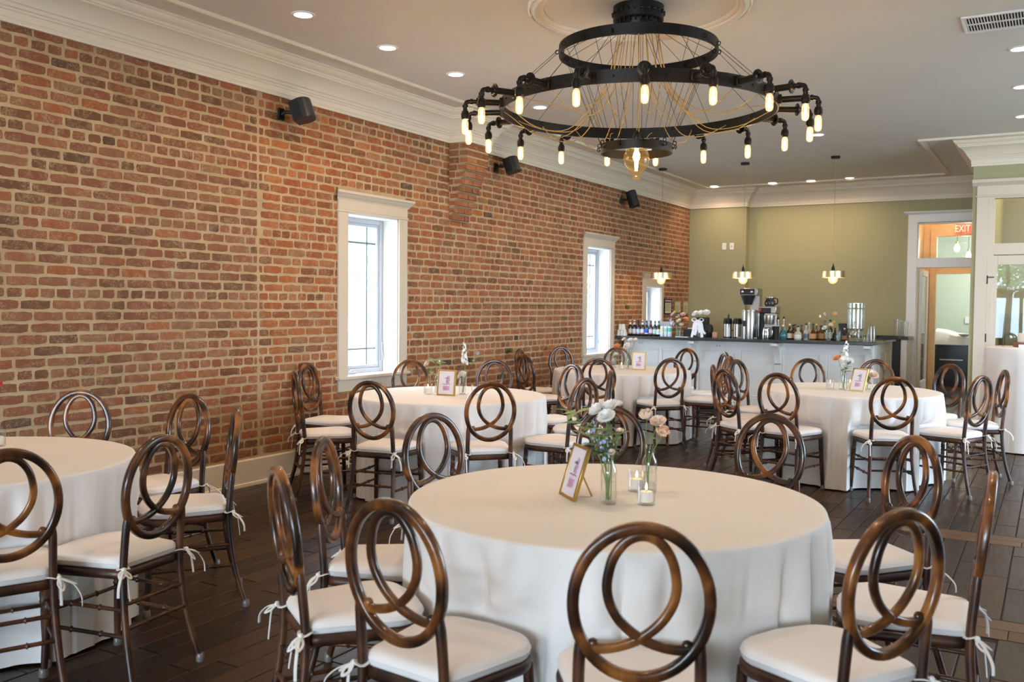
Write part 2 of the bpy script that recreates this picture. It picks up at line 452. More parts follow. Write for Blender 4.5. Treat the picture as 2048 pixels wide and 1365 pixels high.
def in_view(p):
    d = Vector(p) - EYE; w = d.dot(FWD)
    if w < .5: return None
    return (1024 + F_PX * d.dot(RGT) / w, 682.5 - F_PX * d.dot(UPV) / w, w)
def plank_key(p):
    q = in_view((p[0] + PW / 2, p[1] + p[2] / 2, 0))
    if q is None or not (-80 < q[0] < 2120 and 500 < q[1] < 1480): return 1e9
    return q[2]
planks.sort(key=plank_key)
for (px, py, l, k) in planks[:300]: linkmesh('plank', plank_meshes[(l, k)], fl, (px, py, 0))
for (px, py, l, k) in planks[300:]:
    sub = plank_mesh(PW, l, k); rest.add([(p[0] + px, p[1] + py, p[2]) for p in sub.v], sub.f)
o = rest.obj('plank_field', M_PLANK, fl, smooth=False); o['kind'] = 'stuff'
for b0, b1 in BANDS:                                  # border boards laid across the planks
    for j in range(2):
        w = (b1 - b0) / 2; xx = XBAND
        while xx < XR:
            l = min(1.1 if j else .8, XR - xx)
            o = MB().box(xx + .002, xx + l - .002, b0 + j * w + .002, b0 + (j + 1) * w - .002, -.004, .0005, .003).obj('border_plank', M_PLANK2, fl, smooth=False)
            xx += l

# ceiling
ce = MB().box(-5.9, XR + .2, YF - .2, 21.2, ZC, ZC + .15).obj('ceiling', M_CEIL, smooth=False); structure(ce, 'smooth taupe painted ceiling')

# left brick wall
mb = MB(); ys = [YF]
for w in WINDOWS: ys += [w[2], w[3]]
ys.append(YB + .2)
for i in range(len(ys) - 1):
    y0, y1 = ys[i], ys[i + 1]
    if i % 2 == 0: mb.box(XW - .28, XW, y0, y1, -.1, ZC)
    else:
        w = WINDOWS[i // 2]
        mb.box(XW - .28, XW, y0, y1, -.1, w[4]); mb.box(XW - .28, XW, y0, y1, w[5], ZC)
wl = mb.obj('wall_left', M_MORTAR, smooth=False); structure(wl, 'exposed old red brick wall with pale mortar joints')

PITCH_Z = .0745; BH = .0555
def brick_verts(l, h, rr, d=.0028, jit=.0035):
    # origin at the lower left of the face; face in the yz plane, proud of x=0 by d
    nx, nz = 4, 2; vs = []; fs = []
    for j in range(nz + 1):
        for i in range(nx + 1):
            ey = jit * rr.uniform(-1, 1); ez = jit * rr.uniform(-1, 1)
            y = l * i / nx; z = h * j / nz
            if i in (0, nx) and j in (0, nz):
                y += (.003 if i == 0 else -.003); z += (.003 if j == 0 else -.003)
            inner = 0 < i < nx and 0 < j < nz
            vs.append((d + (rr.uniform(0, .0015) if inner else rr.uniform(-.0012, 0)), y + ey, z + ez))
    for j in range(nz):
        for i in range(nx):
            a = j * (nx + 1) + i; fs.append((a, a + 1, a + nx + 2, a + nx + 1))
    rim = [i for i in range(nx + 1)] + [(j) * (nx + 1) + nx for j in range(1, nz + 1)] + [nz * (nx + 1) + i for i in range(nx - 1, -1, -1)] + [j * (nx + 1) for j in range(nz - 1, 0, -1)]
    n = len(vs)
    for k in rim: vs.append((-.004, vs[k][1], vs[k][2]))
    for k in range(len(rim)):
        k2 = (k + 1) % len(rim); fs.append((rim[k], n + k, n + k2, rim[k2]))
    return vs, fs
STR_L, HEAD_L = .198, .092
rb = random.Random(11)
variants = {}
for L in (STR_L, HEAD_L):
    for k in range(10):
        b = MB().add(*brick_verts(L, BH, random.Random(100 + k + int(L * 1000)))); variants[(L, k)] = b
variant_mesh = {k: b.mesh('brick', M_BRICK, smooth=False) for k, b in variants.items()}
SEAM = 5.475
cand = []; stuff = MB(); fullsize = []
i = 0
while True:
    z = .004 + i * PITCH_Z + (PITCH_Z - BH) / 2
    if z + BH > ZCR + .07: break
    head = (i % 7 == 6); L = HEAD_L if head else STR_L
    y = 1.5 + (rb.uniform(0, .05) if head else (.107 if i % 2 else 0) + rb.uniform(-.03, .03))
    while y < YB - .0:
        l = L * (1 if rb.random() > .06 or head else .5)
        gap = rb.uniform(.014, .024); a, b = y, y + l; y = b + gap
        a0, b0 = a, b
        pieces = [(a, b)]
        if a < SEAM < b: pieces = [(a, SEAM - .012), (SEAM + .012, b)]
        for (wo0, wo1, _, _, ws, wh, wt) in WINDOWS + [(CY0 + .008, CY1 - .008, 0, 0, 2.52, 0, 4.0)]:
            if ws - .13 < z + BH * .7 and z + BH * .3 < wt:
                nx_ = []
                for (p, q) in pieces:
                    if q < wo0 + .02 or p > wo1 - .02: nx_.append((p, q))
                    else:
                        if p < wo0: nx_.append((p, wo0 + .012))
                        if q > wo1: nx_.append((wo1 - .012, q))
                pieces = nx_
        for (p, q) in pieces:
            if q - p < .025 or z < .18 or p > YBUMP: continue
            if abs((q - p) - STR_L) < 1e-6 or abs((q - p) - HEAD_L) < 1e-6: fullsize.append((p, z, STR_L if q - p > .15 else HEAD_L, rb.randrange(10)))
            else: stuff.add([(v[0] + XW, v[1] + p, v[2] + z) for v in brick_verts(q - p, BH, rb)[0]], brick_verts(q - p, BH, rb)[1])
    i += 1
def brick_key(bk):
    p0 = in_view((XW, bk[0], bk[1])); p1 = in_view((XW, bk[0] + bk[2], bk[1] + BH))
    if p0 is None or p1 is None or p1[0] < 8 or p0[1] < 8 or p1[1] > 985: return 0
    return abs(p1[0] - p0[0]) * abs(p1[1] - p0[1])
fullsize.sort(key=brick_key, reverse=True)
for (y, z, L, k) in fullsize[:300]: linkmesh('brick', variant_mesh[(L, k)], wl, (XW, y, z))
for (y, z, L, k) in fullsize[300:]:
    b = variants[(L, k)]; stuff.add([(v[0] + XW, v[1] + y, v[2] + z) for v in b.v], b.f)
o = stuff.obj('brick_field', M_BRICK, wl, smooth=False); o['kind'] = 'stuff'
# thin cement ledge across the far bricks
mb = MB()
yy = 8.9
while yy < 13.4:
    l = rb.uniform(.2, .5)
    if not (11.40 < yy + l and yy < 12.5): mb.box(XW, XW + rb.uniform(.012, .02), yy, yy + l, 1.487 + rb.uniform(-.003, .003), 1.515, .004)
    yy += l
mb.obj('mortar_ledge', M_MORTAR, wl, smooth=False)

# stepped brick corbel under the cornice
cb = bpy.data.objects.new('wall_corbel', None); COL.objects.link(cb); structure(cb, 'stepped brick corbel projecting from the brick wall under the cornice')
mb = MB(); zs = 3.19; n = 11
steps = []
for k in range(n):
    z1 = zs - k * PITCH_Z; pr = (XC - XW) if k < 3 else (XC - XW) * (1 - (k - 2) / (n - 1.5))
    wdt = 1.0 if k < 3 else 1 - .012 * (k - 2)
    mb.box(XW - .01, XW + pr - .008, CY0 + .006, CY1 - .006 - .01 * k, z1 - PITCH_Z, z1)
    steps.append((z1 - PITCH_Z + .009, pr, k))
mb.obj('core', M_MORTAR, cb, smooth=False)
for (z, pr, k) in steps:
    y0 = CY0; y1 = CY1 - .01 * k
    cuts = [y0, y0 + .2 if k % 2 else y0 + .1, y0 + .31, y1] if k >= 3 or k % 2 else [y0, y0 + .21, y1]
    if k >= 3: cuts = [y0, (y0 + .2 if k % 2 else y0 + .24), y1]
    for a, b in zip(cuts, cuts[1:]):
        MB().box(XW + max(pr - .1, 0), XW + pr + (.012 if k >= 3 else 0), a + .005, b - .005, z, z + BH, .005).obj('brick', M_BRICK, cb, smooth=False)
    if pr > .13:
        MB().box(XW + .004, XW + pr - .108, y0 - .002, y0 + .09, z, z + BH, .005).obj('brick', M_BRICK, cb, smooth=False)

# back wall (sage), with the column-like projection at the left
mb = MB()
DX0, DX1 = -1.92, -1.0
mb.box(XW, XBUMP, YBUMP, YB + .15, 0, ZC); mb.box(XBUMP, DX0, YB, YB + .15, 0, ZC)
mb.box(DX0, DX1, YB, YB + .15, 2.82, ZC); mb.box(DX0, DX1, YB, YB + .15, 2.13, 2.26); mb.box(DX1, XD, YB, YB + .15, 0, ZC)
wb = mb.obj('wall_back', M_SAGE, smooth=False); structure(wb, 'sage green wall behind the bar')
# block at the right with the glazed door
mb = MB(); GX0, GX1 = -.70, .16
mb.box(XD, GX0, YD, YB, 0, ZC); mb.box(GX0, GX1, YD, YD + .14, 2.82, ZC)
mb.box(GX1, XR, YD, YD + .14, 0, ZC)
wr = mb.obj('wall_right_block', M_SAGE, smooth=False); structure(wr, 'sage green wall around the white glazed door')
# vestibule behind the glazed door
mb = MB(); mb.box(-.70, 1.6, 15.2, 15.3, 0, ZC); mb.box(1.5, 1.6, YD + .14, 15.3, 0, ZC)
o = mb.obj('wall_vestibule', mat('grey_beige_paint', rgb(172, 166, 146), .7), smooth=False); structure(o, 'grey beige vestibule wall behind the glazed door')
# front and right walls out of frame, with big daylight openings
mb = MB()
for a, b in ((-5.9, -5.2), (-.8, -.4), (3.8, XR + .2)): mb.box(a, b, YF - .15, YF, 0, ZC)
for a, b in ((-5.2, -.8), (-.4, 3.8)): mb.box(a, b, YF - .15, YF, 0, .4); mb.box(a, b, YF - .15, YF, 3.2, ZC)
o = mb.obj('wall_front', M_SAGE, smooth=False); structure(o, 'sage green street wall with shop windows, out of frame')
mb = MB()
for a, b in ((YF, 6.8), (10.8, YD)): mb.box(XR, XR + .15, a, b, 0, ZC)
for a, b, z0, z1 in ((6.8, 10.8, .4, 3.0),): mb.box(XR, XR + .15, a, b, 0, z0); mb.box(XR, XR + .15, a, b, z1, ZC)
o = mb.obj('wall_right', M_SAGE, smooth=False); structure(o, 'sage green side wall with windows, out of frame')

# crown cornice
PROFILE = [(0, 3.185), (.026, 3.185), (.026, 3.199), (.020, 3.203), (.020, 3.212), (.026, 3.216), (.026, 3.258), (.036, 3.264), (.036, 3.276),
           (.048, 3.282), (.053, 3.296), (.056, 3.302), (.066, 3.306), (.076, 3.330), (.094, 3.358), (.118, 3.384), (.146, 3.402), (.158, 3.406),
           (.158, 3.418), (.168, 3.423), (.172, 3.437), (.180, 3.441), (.196, 3.452), (.207, 3.468), (.212, 3.482), (.224, 3.485), (.224, 3.4995), (0, 3.4995)]
def sweep_path(path, prof, closed=False):
    mb = MB(); n = len(path); vs = []
    def nrm(a, b):
        d = Vector((b[0] - a[0], b[1] - a[1])).normalized(); return Vector((d.y, -d.x))
    for i in range(n):
        n1 = nrm(path[i - 1], path[i]) if i > 0 else None; n2 = nrm(path[i], path[i + 1]) if i < n - 1 else None
        if n1 is None: mv = n2
        elif n2 is None: mv = n1
        else: mv = (n1 + n2) / (1 + n1.dot(n2))
        for (d, z) in prof: vs.append((path[i][0] + mv.x * d, path[i][1] + mv.y * d, z))
    k = len(prof); fs = []
    for i in range(n - 1):
        for a in range(k):
            b = (a + 1) % k; fs.append((i * k + a, i * k + b, (i + 1) * k + b, (i + 1) * k + a))
    fs.append(tuple(range(k))); fs.append(tuple((n - 1) * k + a for a in range(k - 1, -1, -1)))
    return mb.add(vs, fs)
CROWN = [(XW, YF), (XW, CY0), (XC, CY0), (XC, CY1), (XW, CY1), (XW, YBUMP), (XBUMP, YBUMP), (XBUMP, YB), (XD, YB), (XD, YD), (XR, YD)]
o = sweep_path(CROWN, PROFILE).obj('trim_1', M_TRIM, ang=25); structure(o, 'deep cream crown cornice running along the brick and green walls')
st = .42
STRIP = [(XW + st, YF), (XW + st, YBUMP - .40), (-1.43, YBUMP - .40), (-1.43, YD - .31), (XR, YD - .31)]
SP = [(0, 3.4995), (0, 3.485), (.010, 3.480), (.028, 3.480), (.034, 3.474), (.054, 3.474), (.060, 3.482), (.060, 3.4995)]
o = sweep_path(STRIP, SP).obj('trim_2', M_TRIM, ang=25); structure(o, 'narrow white moulding strip outlining the ceiling')
# baseboard on the brick wall
BP = [(0, .216), (.012, .216), (.018, .206), (.018, .03), (.03, .026), (.034, .012), (.034, 0), (0, 0)]
o = sweep_path([(XW, YF), (XW, 12.5)], BP).obj('baseboard_left', M_TRIM, ang=25); structure(o, 'tall cream baseboard along the brick wall')
o = sweep_path([(XD, 15.7), (XD, YD), (-.84, YD)], BP).obj('baseboard_right', M_TRIM, ang=25); structure(o, 'cream baseboard around the green wall corner')

# windows in the brick wall
def make_window(n, W, crank):
    (o0, o1, p0, p1, zs, zh, zt) = W
    root = bpy.data.objects.new('window_%d' % n, None); COL.objects.link(root); root.location = (XW, 0, 0)
    structure(root, ['tall white framed window nearest, in the brick wall', 'tall narrow white framed window between brick wall and bar', 'small white window behind the bar bottles'][n - 1])
    for a, b in ((o0, p0), (p1, o1)): MB().box(0, .024, a, b, zs + .012, zh, .003).obj('casing', M_TRIMDIM, root)
    MB().box(0, .028, o0 - .012, o1 + .012, zh, zh + .022, .004).obj('fillet', M_TRIMDIM, root)
    MB().box(0, .024, o0, o1, zh + .022, zt - .075, .003).obj('frieze', M_TRIMDIM, root)
    prof = [(0, zt - .08), (.026, zt - .08), (.03, zt - .066), (.046, zt - .05), (.058, zt - .03), (.07, zt - .022), (.07, zt - .004), (.066, zt), (0, zt)]
    vs = []; 
    for (yy, sgn) in ((o0, -1), (o1, 1)):
        for (d, z) in prof: vs.append((d, yy + sgn * max(d - .0, 0) * .9, z))
    k = len(prof); fs = [(a, (a + 1) % k, k + (a + 1) % k, k + a) for a in range(k)] + [tuple(range(k)), tuple(range(2 * k - 1, k - 1, -1))]
    MB().add(vs, fs).obj('cornice', M_TRIMDIM, root, ang=25)
    MB().box(-.05, .055, o0 - .025, o1 + .025, zs - .018, zs + .014, .006).obj('stool', M_TRIMDIM, root)
    if n < 3: MB().box(0, .022, o0, o1, zs - .125, zs - .018, .003).obj('apron', M_TRIMDIM, root)
    D = -.175
    mb = MB()
    mb.box(D, .001, p0, p0 + .012, zs, zh); mb.box(D, .001, p1 - .012, p1, zs, zh); mb.box(D, .001, p0, p1, zh - .012, zh); mb.box(D, 0, p0, p1, zs - .01, zs + .01)
    mb.obj('jamb', M_WHITE, root, smooth=False)
    mb = MB(); a0, a1, b0, b1 = p0 + .012, p1 - .012, zs + .01, zh - .012; fw = .045
    mb.box(D - .05, D, a0, a0 + fw, b0, b1, .006); mb.box(D - .05, D, a1 - fw, a1, b0, b1, .006); mb.box(D - .05, D, a0 + fw, a1 - fw, b1 - fw, b1, .006); mb.box(D - .05, D, a0 + fw, a1 - fw, b0, b0 + fw, .006)
    fw2 = fw + .03
    mb.box(D - .062, D - .014, a0 + fw, a0 + fw2, b0 + fw, b1 - fw, .004); mb.box(D - .062, D - .014, a1 - fw2, a1 - fw, b0 + fw, b1 - fw, .004)
    mb.box(D - .062, D - .014, a0 + fw2, a1 - fw2, b1 - fw2, b1 - fw, .004); mb.box(D - .062, D - .014, a0 + fw2, a1 - fw2, b0 + fw, b0 + fw2, .004)
    mb.obj('sash', M_SASH, root)
    g0, g1, h0, h1 = a0 + fw2, a1 - fw2, b0 + fw2, b1 - fw2
    MB().box(D - .042, D - .036, g0, g1, h0, h1).obj('pane', M_PANE, root, smooth=False)
    inset = .13
    for yy in (g0 + inset, g1 - inset): MB().box(D - .046, D - .033, yy - .009, yy + .009, h0, h1, .002).obj('muntin', M_MUNTIN, root)
    for zz in (h0 + inset * 1.2, h1 - inset * 1.2): MB().box(D - .047, D - .032, g0, g1, zz - .009, zz + .009, .002).obj('muntin', M_MUNTIN, root)
    if crank:
        c = MB(); c.box(D, D + .03, p0 + .2, p0 + .32, zs + .012, zs + .04, .006); c.tube([(D + .02, p0 + .28, zs + .045), (D + .05, p0 + .22, zs + .05), (D + .055, p0 + .19, zs + .035)], .007, 8)
        c.obj('crank_handle', M_SASH, root)
        c = MB(); c.box(D, D + .012, a1 - .03, a1 - .012, zs + .12, zs + .3, .003); c.tube([(D + .012, a1 - .02, zs + .2), (D + .03, a1 - .022, zs + .14)], .006, 6)
        c.obj('latch', M_SASH, root)
    return root
for k, w in enumerate(WINDOWS): make_window(k + 1, w, k < 2)
for (o0, o1, p0, p1, zs, zh, zt) in WINDOWS:
    portal((XW - .27, (p0 + p1) / 2, (zs + zh) / 2), (0, (p0 + p1) / 2, (zs + zh) / 2), p1 - p0, zh - zs)

# ceiling medallion with beaded ring
MC = Vector((-2.492, 5.901, 0)); MR = .751
med = MB(); prof = [(MR - .11, 3.4995), (MR - .11, 3.488), (MR - .095, 3.480), (MR - .078, 3.482), (MR - .07, 3.470), (MR - .05, 3.462), (MR - .03, 3.470), (MR - .02, 3.482), (MR - .004, 3.484), (MR, 3.492), (MR, 3.4995)]
med.lathe(prof, 96, (MC.x, MC.y, 0), cap=False)
o = med.obj('ceiling_medallion', M_TRIM, ang=30); structure(o, 'round plaster ceiling medallion with a beaded rim above the chandelier')
bd = MB()
for k in range(150):
    th = 2 * pi * k / 150; bd.ball((MC.x + (MR - .013) * cos(th), MC.y + (MR - .013) * sin(th), 3.481), .011, seg=6, rings=4)
bd.obj('beading', M_TRIM, o)['kind'] = 'stuff'

# recessed ceiling lights: trim ring and lit lens, each with its own beam
def can_light(x, y, label, seen=True):
    t = thing('ceiling_light', label, 'ceiling light', (x, y, ZC), group='recessed ceiling lights')
    MB().lathe([(.062, -.002), (.064, -.008), (.078, -.008), (.084, -.001), (.084, .0)], 28, cap=False).obj('trim_ring', M_WHITE, t)
    MB().lathe([(0.0001, -.006), (.062, -.006), (.062, -.001)], 28, cap=False).obj('lens', M_LENS, t)
    l = bpy.data.lights.new('beam', 'SPOT'); l.energy = CAN_W; l.color = WARM; l.spot_size = radians(168); l.spot_blend = 1.0; l.shadow_soft_size = .06
    lo = bpy.data.objects.new('beam', l); COL.objects.link(lo); lo.parent = t; lo.location = (0, 0, -.015)
for (x, y, s) in [(-4.6, 4.92, 'recessed ceiling light nearest the left cornice, at the top of the picture'),
                  (-4.6, 5.87, 'second recessed ceiling light in the row along the brick wall'),
                  (-4.6, 6.83, 'third recessed ceiling light in the row, just left of the chandelier'),
                  (-4.6, 8.37, 'recessed ceiling light seen through the chandelier ring at its left'),
                  (-4.6, 9.85, 'recessed ceiling light seen through the chandelier above its small lower ring'),
                  (-2.46, 11.21, 'recessed ceiling light just right of the chandelier, below its right bulbs'),
                  (-5.01, 15.2, 'recessed ceiling light in the far left corner over the bar'),
                  (-4.04, 15.2, 'second recessed ceiling light in the far row over the bar'),
                  (-3.43, 15.2, 'third recessed ceiling light in the far row over the bar'),
                  (-2.83, 15.15, 'rightmost recessed ceiling light in the far row over the bar'),
                  (-.3, 8.24, 'recessed ceiling light at the right edge nearest the air vent'),
                  (-.33, 9.65, 'middle recessed ceiling light of the three at the right edge'),
                  (-.36, 11.12, 'farthest recessed ceiling light of the three at the right edge')]:
    can_light(x, y, s)
can_light(-4.6, 11.35, 'recessed ceiling light in the left row hidden behind the big chandelier bulb')
for (x, y) in [(-4.6, 3.4), (-4.6, 1.6), (-1.7, 3.2), (-2.46, .4), (-.3, 6.7), (-.3, 4.6), (-.3, 2.2), (-4.6, -.8), (2.0, 5), (2.0, 9)]:  # unseen cans added for light; one is set to brighten the nearest tabletop
    can_light(x, y, 'unseen recessed ceiling light added outside the picture frame')
o = MB().lathe([(0.0001, -.035), (.05, -.035), (.062, -.028), (.066, 0)], 24).obj('smoke_detector', M_WHITE, loc=(-4.06, 15.42, ZC)); tag(o, 'small round white smoke detector on the ceiling over the bar', 'smoke detector')

# ceiling air vent
t = thing('ceiling_vent', 'white rectangular air vent grille in the ceiling at top right', 'vent', (-.63, 7.17, ZC))
VW, VD = .86, .41
mb = MB(); mb.box(0, VW, 0, .022, -.014, 0, .003); mb.box(0, VW, VD - .022, VD, -.014, 0, .003); mb.box(0, .022, .022, VD - .022, -.014, 0, .003); mb.box(VW - .022, VW, .022, VD - .022, -.014, 0, .003); mb.box(.022, VW - .022, VD / 2 - .005, VD / 2 + .005, -.012, 0, .002)
mb.obj('frame', M_WHITE, t)
MB().box(.022, VW - .022, .022, VD - .022, -.002, -.0005).obj('backing', mat('vent_shadow_grey', rgb(62, 58, 50), .8), t)
mb = MB()
for k in range(44):
    xx = .03 + k * (VW - .06) / 43
    mb.box(xx - .004, xx + .002, .022, VD - .022, -.011, -.002, M=Matrix.Identity(4))
mb.obj('fins', M_WHITE, t, smooth=False)['kind'] = 'stuff'

# doorway in the back wall with transom
root = bpy.data.objects.new('door_1', None); COL.objects.link(root); structure(root, 'white doorway with transom light at the right end of the green wall')
y0 = YB - .024
MB().box(-2.06, DX0, y0, YB, 0, 2.83, .003).obj('casing', M_WHITE, root); MB().box(DX1, XD - .0, y0, YB, 0, 2.83, .003).obj('casing', M_WHITE, root)
MB().box(-2.06, XD, y0 - .004, YB, 2.83, 2.85, .003).obj('fillet', M_WHITE, root); MB().box(-2.06, XD, y0, YB, 2.85, 2.965, .003).obj('frieze', M_WHITE, root)
pr = [(YB, 2.955), (y0 - .004, 2.955), (y0 - .03, 2.975), (y0 - .045, 2.985), (y0 - .045, 3.0), (YB, 3.0)]
MB().prism(pr, -2.115, XD, 'x').obj('cornice', M_WHITE, root, ang=20)
mb = MB(); mb.box(DX0, DX1, y0, YB + .15, 2.12, 2.27, .004); mb.obj('rail', M_WHITE, root)
mb = MB(); mb.box(DX0, DX0 + .012, YB, YB + .15, 0, 2.82); mb.box(DX1 - .012, DX1, YB, YB + .15, 0, 2.82); mb.box(DX0, DX1, YB, YB + .15, 2.808, 2.82); mb.obj('jamb', M_WHITE, root, smooth=False)
MB().box(DX0 + .012, DX1 - .012, YB + .06, YB + .066, 2.27, 2.808).obj('transom_pane', M_PANE, root, smooth=False)
# open glass leaf
lf = MB(); lx = DX0 + .02
lf.box(lx, lx + .04, YB + .17, YB + .26, .02, 2.1, .004); lf.box(lx, lx + .04, YB + .95, YB + 1.04, .02, 2.1, .004); lf.box(lx, lx + .04, YB + .26, YB + .95, 2.0, 2.1, .004); lf.box(lx, lx + .04, YB + .26, YB + .95, .02, .3, .004)
lf = lf.obj('door_leaf', M_WHITE, root); MB().box(lx + .017, lx + .023, YB + .26, YB + .95, .3, 2.0).obj('pane', M_PANE, lf, smooth=False)
# hall and room beyond
Y2 = 17.6
xo = at_y(1871, 600, Y2).x; zt2 = at_y(1900, 472.5, Y2).z; zl2 = at_y(1900, 548, Y2).z; zr2 = at_y(1900, 520, Y2).z
mb = MB(); mb.box(-2.6, xo, Y2, Y2 + .12, 0, ZC); mb.box(xo, .3, Y2, Y2 + .12, zt2, ZC); mb.box(xo, .3, Y2, Y2 + .12, zl2, zr2); mb.box(-.45, .3, Y2, Y2 + .12, 0, ZC)
o = mb.obj('wall_hall_partition', M_OAK, smooth=False); structure(o, 'warm oak partition with an opening, seen through the doorway')
for (a, b) in ((xo - .1, xo), ):
    o = MB().box(a, b, Y2 - .03, Y2, 0, zt2 + .1, .004).obj('trim_3', M_OAK); structure(o, 'oak casing of the inner opening beyond the doorway')
mb = MB(); mb.box(-2.12, -2.02, YB + .15, Y2, 0, ZC); o = mb.obj('wall_hall_left', M_OAK, smooth=False); structure(o, 'oak panelled hall side seen through the doorway')
mb = MB(); mb.box(-3.0, 1.0, 21.0, 21.1, 0, ZC); mb.box(-3.1, -3.0, Y2, 21.1, 0, ZC); mb.box(.3, .4, YB, 21.1, 0, ZC); o = mb.obj('wall_far', M_SAGE2, smooth=False); structure(o, 'pale mint wall of the room beyond the doorway')
o = MB().box(-3.0, .3, Y2 + .12, 21.0, 3.06, 3.14).obj('ceiling_far', M_WHITE, smooth=False); structure(o, 'white ceiling of the far room')

# glazed white door at the right
root = bpy.data.objects.new('door_2', None); COL.objects.link(root); structure(root, 'white glazed door with transom window and white lettering at the right edge')
y0 = YD - .026
MB().box(-.86, GX0 - .03, y0, YD, 0, 2.83, .003).obj('casing', M_TRIMDIM, root); MB().box(GX1 + .03, GX1 + .17, y0, YD, 0, 2.83, .003).obj('casing', M_TRIMDIM, root)
MB().box(-.86, GX1 + .17, y0, YD, 2.83, 2.955, .003).obj('frieze', M_TRIMDIM, root); MB().box(-.875, GX1 + .185, y0 - .008, YD, 2.815, 2.835, .004).obj('fillet', M_TRIMDIM, root)
pr = [(YD, 2.945), (y0 - .004, 2.945), (y0 - .03, 2.97), (y0 - .05, 2.985), (y0 - .05, 3.02), (YD, 3.02)]
MB().prism(pr, -.912, GX1 + .22, 'x').obj('cornice', M_TRIMDIM, root, ang=20)
mb = MB(); mb.box(GX0 - .03, GX0 + .035, y0 + .006, YD + .1, 0, 2.83, .003); mb.box(GX1 - .035, GX1 + .03, y0 + .006, YD + .1, 0, 2.83, .003); mb.box(GX0 + .035, GX1 - .035, y0 + .006, YD + .1, 2.795, 2.83, .003); mb.box(GX0 + .035, GX1 - .035, y0 + .006, YD + .1, 2.125, 2.262, .003)
mb.obj('jamb', M_TRIMDIM, root)
MB().box(GX0 + .035, GX1 - .035, YD + .04, YD + .046, 2.262, 2.795).obj('transom_pane', M_MIRRORPANE, root, smooth=False)
lf = MB(); a, b = -.722, GX1 - .012
a = GX0 - .022
lf.box(a, a + .1, YD - .012, YD + .03, .01, 2.118, .003); lf.box(b - .1, b, YD - .012, YD + .03, .01, 2.118, .003); lf.box(a + .1, b - .1, YD - .012, YD + .03, 2.006, 2.118, .003); lf.box(a + .1, b - .1, YD - .012, YD + .03, .01, .26, .003)
lf = lf.obj('door_leaf', M_TRIMDIM, root); MB().box(a + .1, b - .1, YD + .004, YD + .01, .26, 2.006).obj('pane', M_MIRRORPANE, lf, smooth=False)
for zz in (1.83, 1.136, .3):
    h = MB(); h.tube([(a - .004, YD - .022, zz - .05), (a - .004, YD - .022, zz + .05)], .008, 8)
    if zz > 1.5: h.tube([(a - .004, YD - .026, zz + .03), (a + .07, YD - .03, zz + .03)], .006, 6)
    h.obj('hinge', M_BLACK, lf)
def text_mesh(s, size, extr=.001):
    cu = bpy.data.curves.new('lettering', 'FONT'); cu.body = s; cu.size = size; cu.align_x = 'CENTER'; cu.align_y = 'CENTER'; cu.extrude = extr
    ob = bpy.data.objects.new('lettering', cu); COL.objects.link(ob)
    dg = bpy.context.evaluated_depsgraph_get(); me = bpy.data.meshes.new_from_object(ob.evaluated_get(dg))
    bpy.data.objects.remove(ob); return me
def text(name, s, size, mt, parent, loc, rot, extr=.001):
    me = text_mesh(s, size, extr); me.materials.clear(); me.materials.append(mt)
    o = bpy.data.objects.new(name, me); COL.objects.link(o); o.parent = parent; o.location = loc; o.rotation_euler = rot; return o
text('lettering', 'THE', .048, M_PAPER, lf, (-.475, YD - .002, 1.722), (radians(90), 0, 0))
sw = MB(); pts = [(-.40 + .05 * cos(t), YD - .002, 1.64 + .055 * sin(t)) for t in [radians(q) for q in range(80, 290, 15)]]
sw.tube(pts, [.003 + .003 * sin(pi * i / (len(pts) - 1)) for i in range(len(pts))], 6); sw.obj('lettering_swash', M_PAPER, lf)

# ------------------------------------------------------------------ chairs with an interlaced oval back
def catmull(pts, k=5):
    P = [Vector(p) for p in pts]; out = []
    for i in range(len(P) - 1):
        p0 = P[max(i - 1, 0)]; p1 = P[i]; p2 = P[i + 1]; p3 = P[min(i + 2, len(P) - 1)]
        for j in range(k):
            t = j / k
            out.append(.5 * ((2 * p1) + (p2 - p0) * t + (2 * p0 - 5 * p1 + 4 * p2 - p3) * t * t + (3 * p1 - p0 - 3 * p2 + p3) * t ** 3))
    out.append(P[-1]); return out
LEAN = .115
def back_y(z): return -.203 - (z - .55) * LEAN
def rsect(a, b, c):   # rounded rectangle section, half sizes a (normal) b (in plane), corner c
    return [(a, b - c), (a - c * .3, b - c * .3), (a - c, b), (-a + c, b), (-a + c * .3, b - c * .3), (-a, b - c), (-a, -b + c), (-a + c * .3, -b + c * .3), (-a + c, -b), (a - c, -b), (a - c * .3, -b + c * .3), (a, -b + c)]
def outline(inset, rear=.166, front=.205, y0=-.198, y1=.208, cr=.05, cf=.115):
    pts = []
    r0, f0_, a, b = rear - inset, front - inset, y0 + inset, y1 - inset
    def arc(cx, cy, r, t0, t1, n):
        for i in range(n + 1):
            t = radians(t0 + (t1 - t0) * i / n); pts.append((cx + r * cos(t), cy + r * sin(t)))
    cf2, cr2 = max(cf - inset, .01), max(cr - inset, .008)
    arc(f0_ - cf2, b - cf2, cf2, 0, 75, 5)
    pts.append((0, b + .012)); 
    arc(-f0_ + cf2, b - cf2, cf2, 105, 180, 5)
    arc(-r0 + cr2, a + cr2, cr2, 185, 268, 3)
    arc(r0 - cr2, a + cr2, cr2, 272, 355, 3)
    return pts
def stack_layers(layers, cap_pts=True):
    mb = MB(); L = [[(x, y, z) for (x, y) in outline(i)] for (i, z) in layers]; n = len(L[0])
    vs = [p for l in L for p in l]; fs = []
    for k in range(len(L) - 1):
        for i in range(n):
            j = (i + 1) % n; fs.append((k * n + i, k * n + j, (k + 1) * n + j, (k + 1) * n + i))
    fs.append(tuple(range(n - 1, -1, -1))); fs.append(tuple((len(L) - 1) * n + i for i in range(n)))
    return mb.add(vs, fs)
pn = Vector((0, 1, LEAN)).normalized()
ringmb = MB(); pts = []
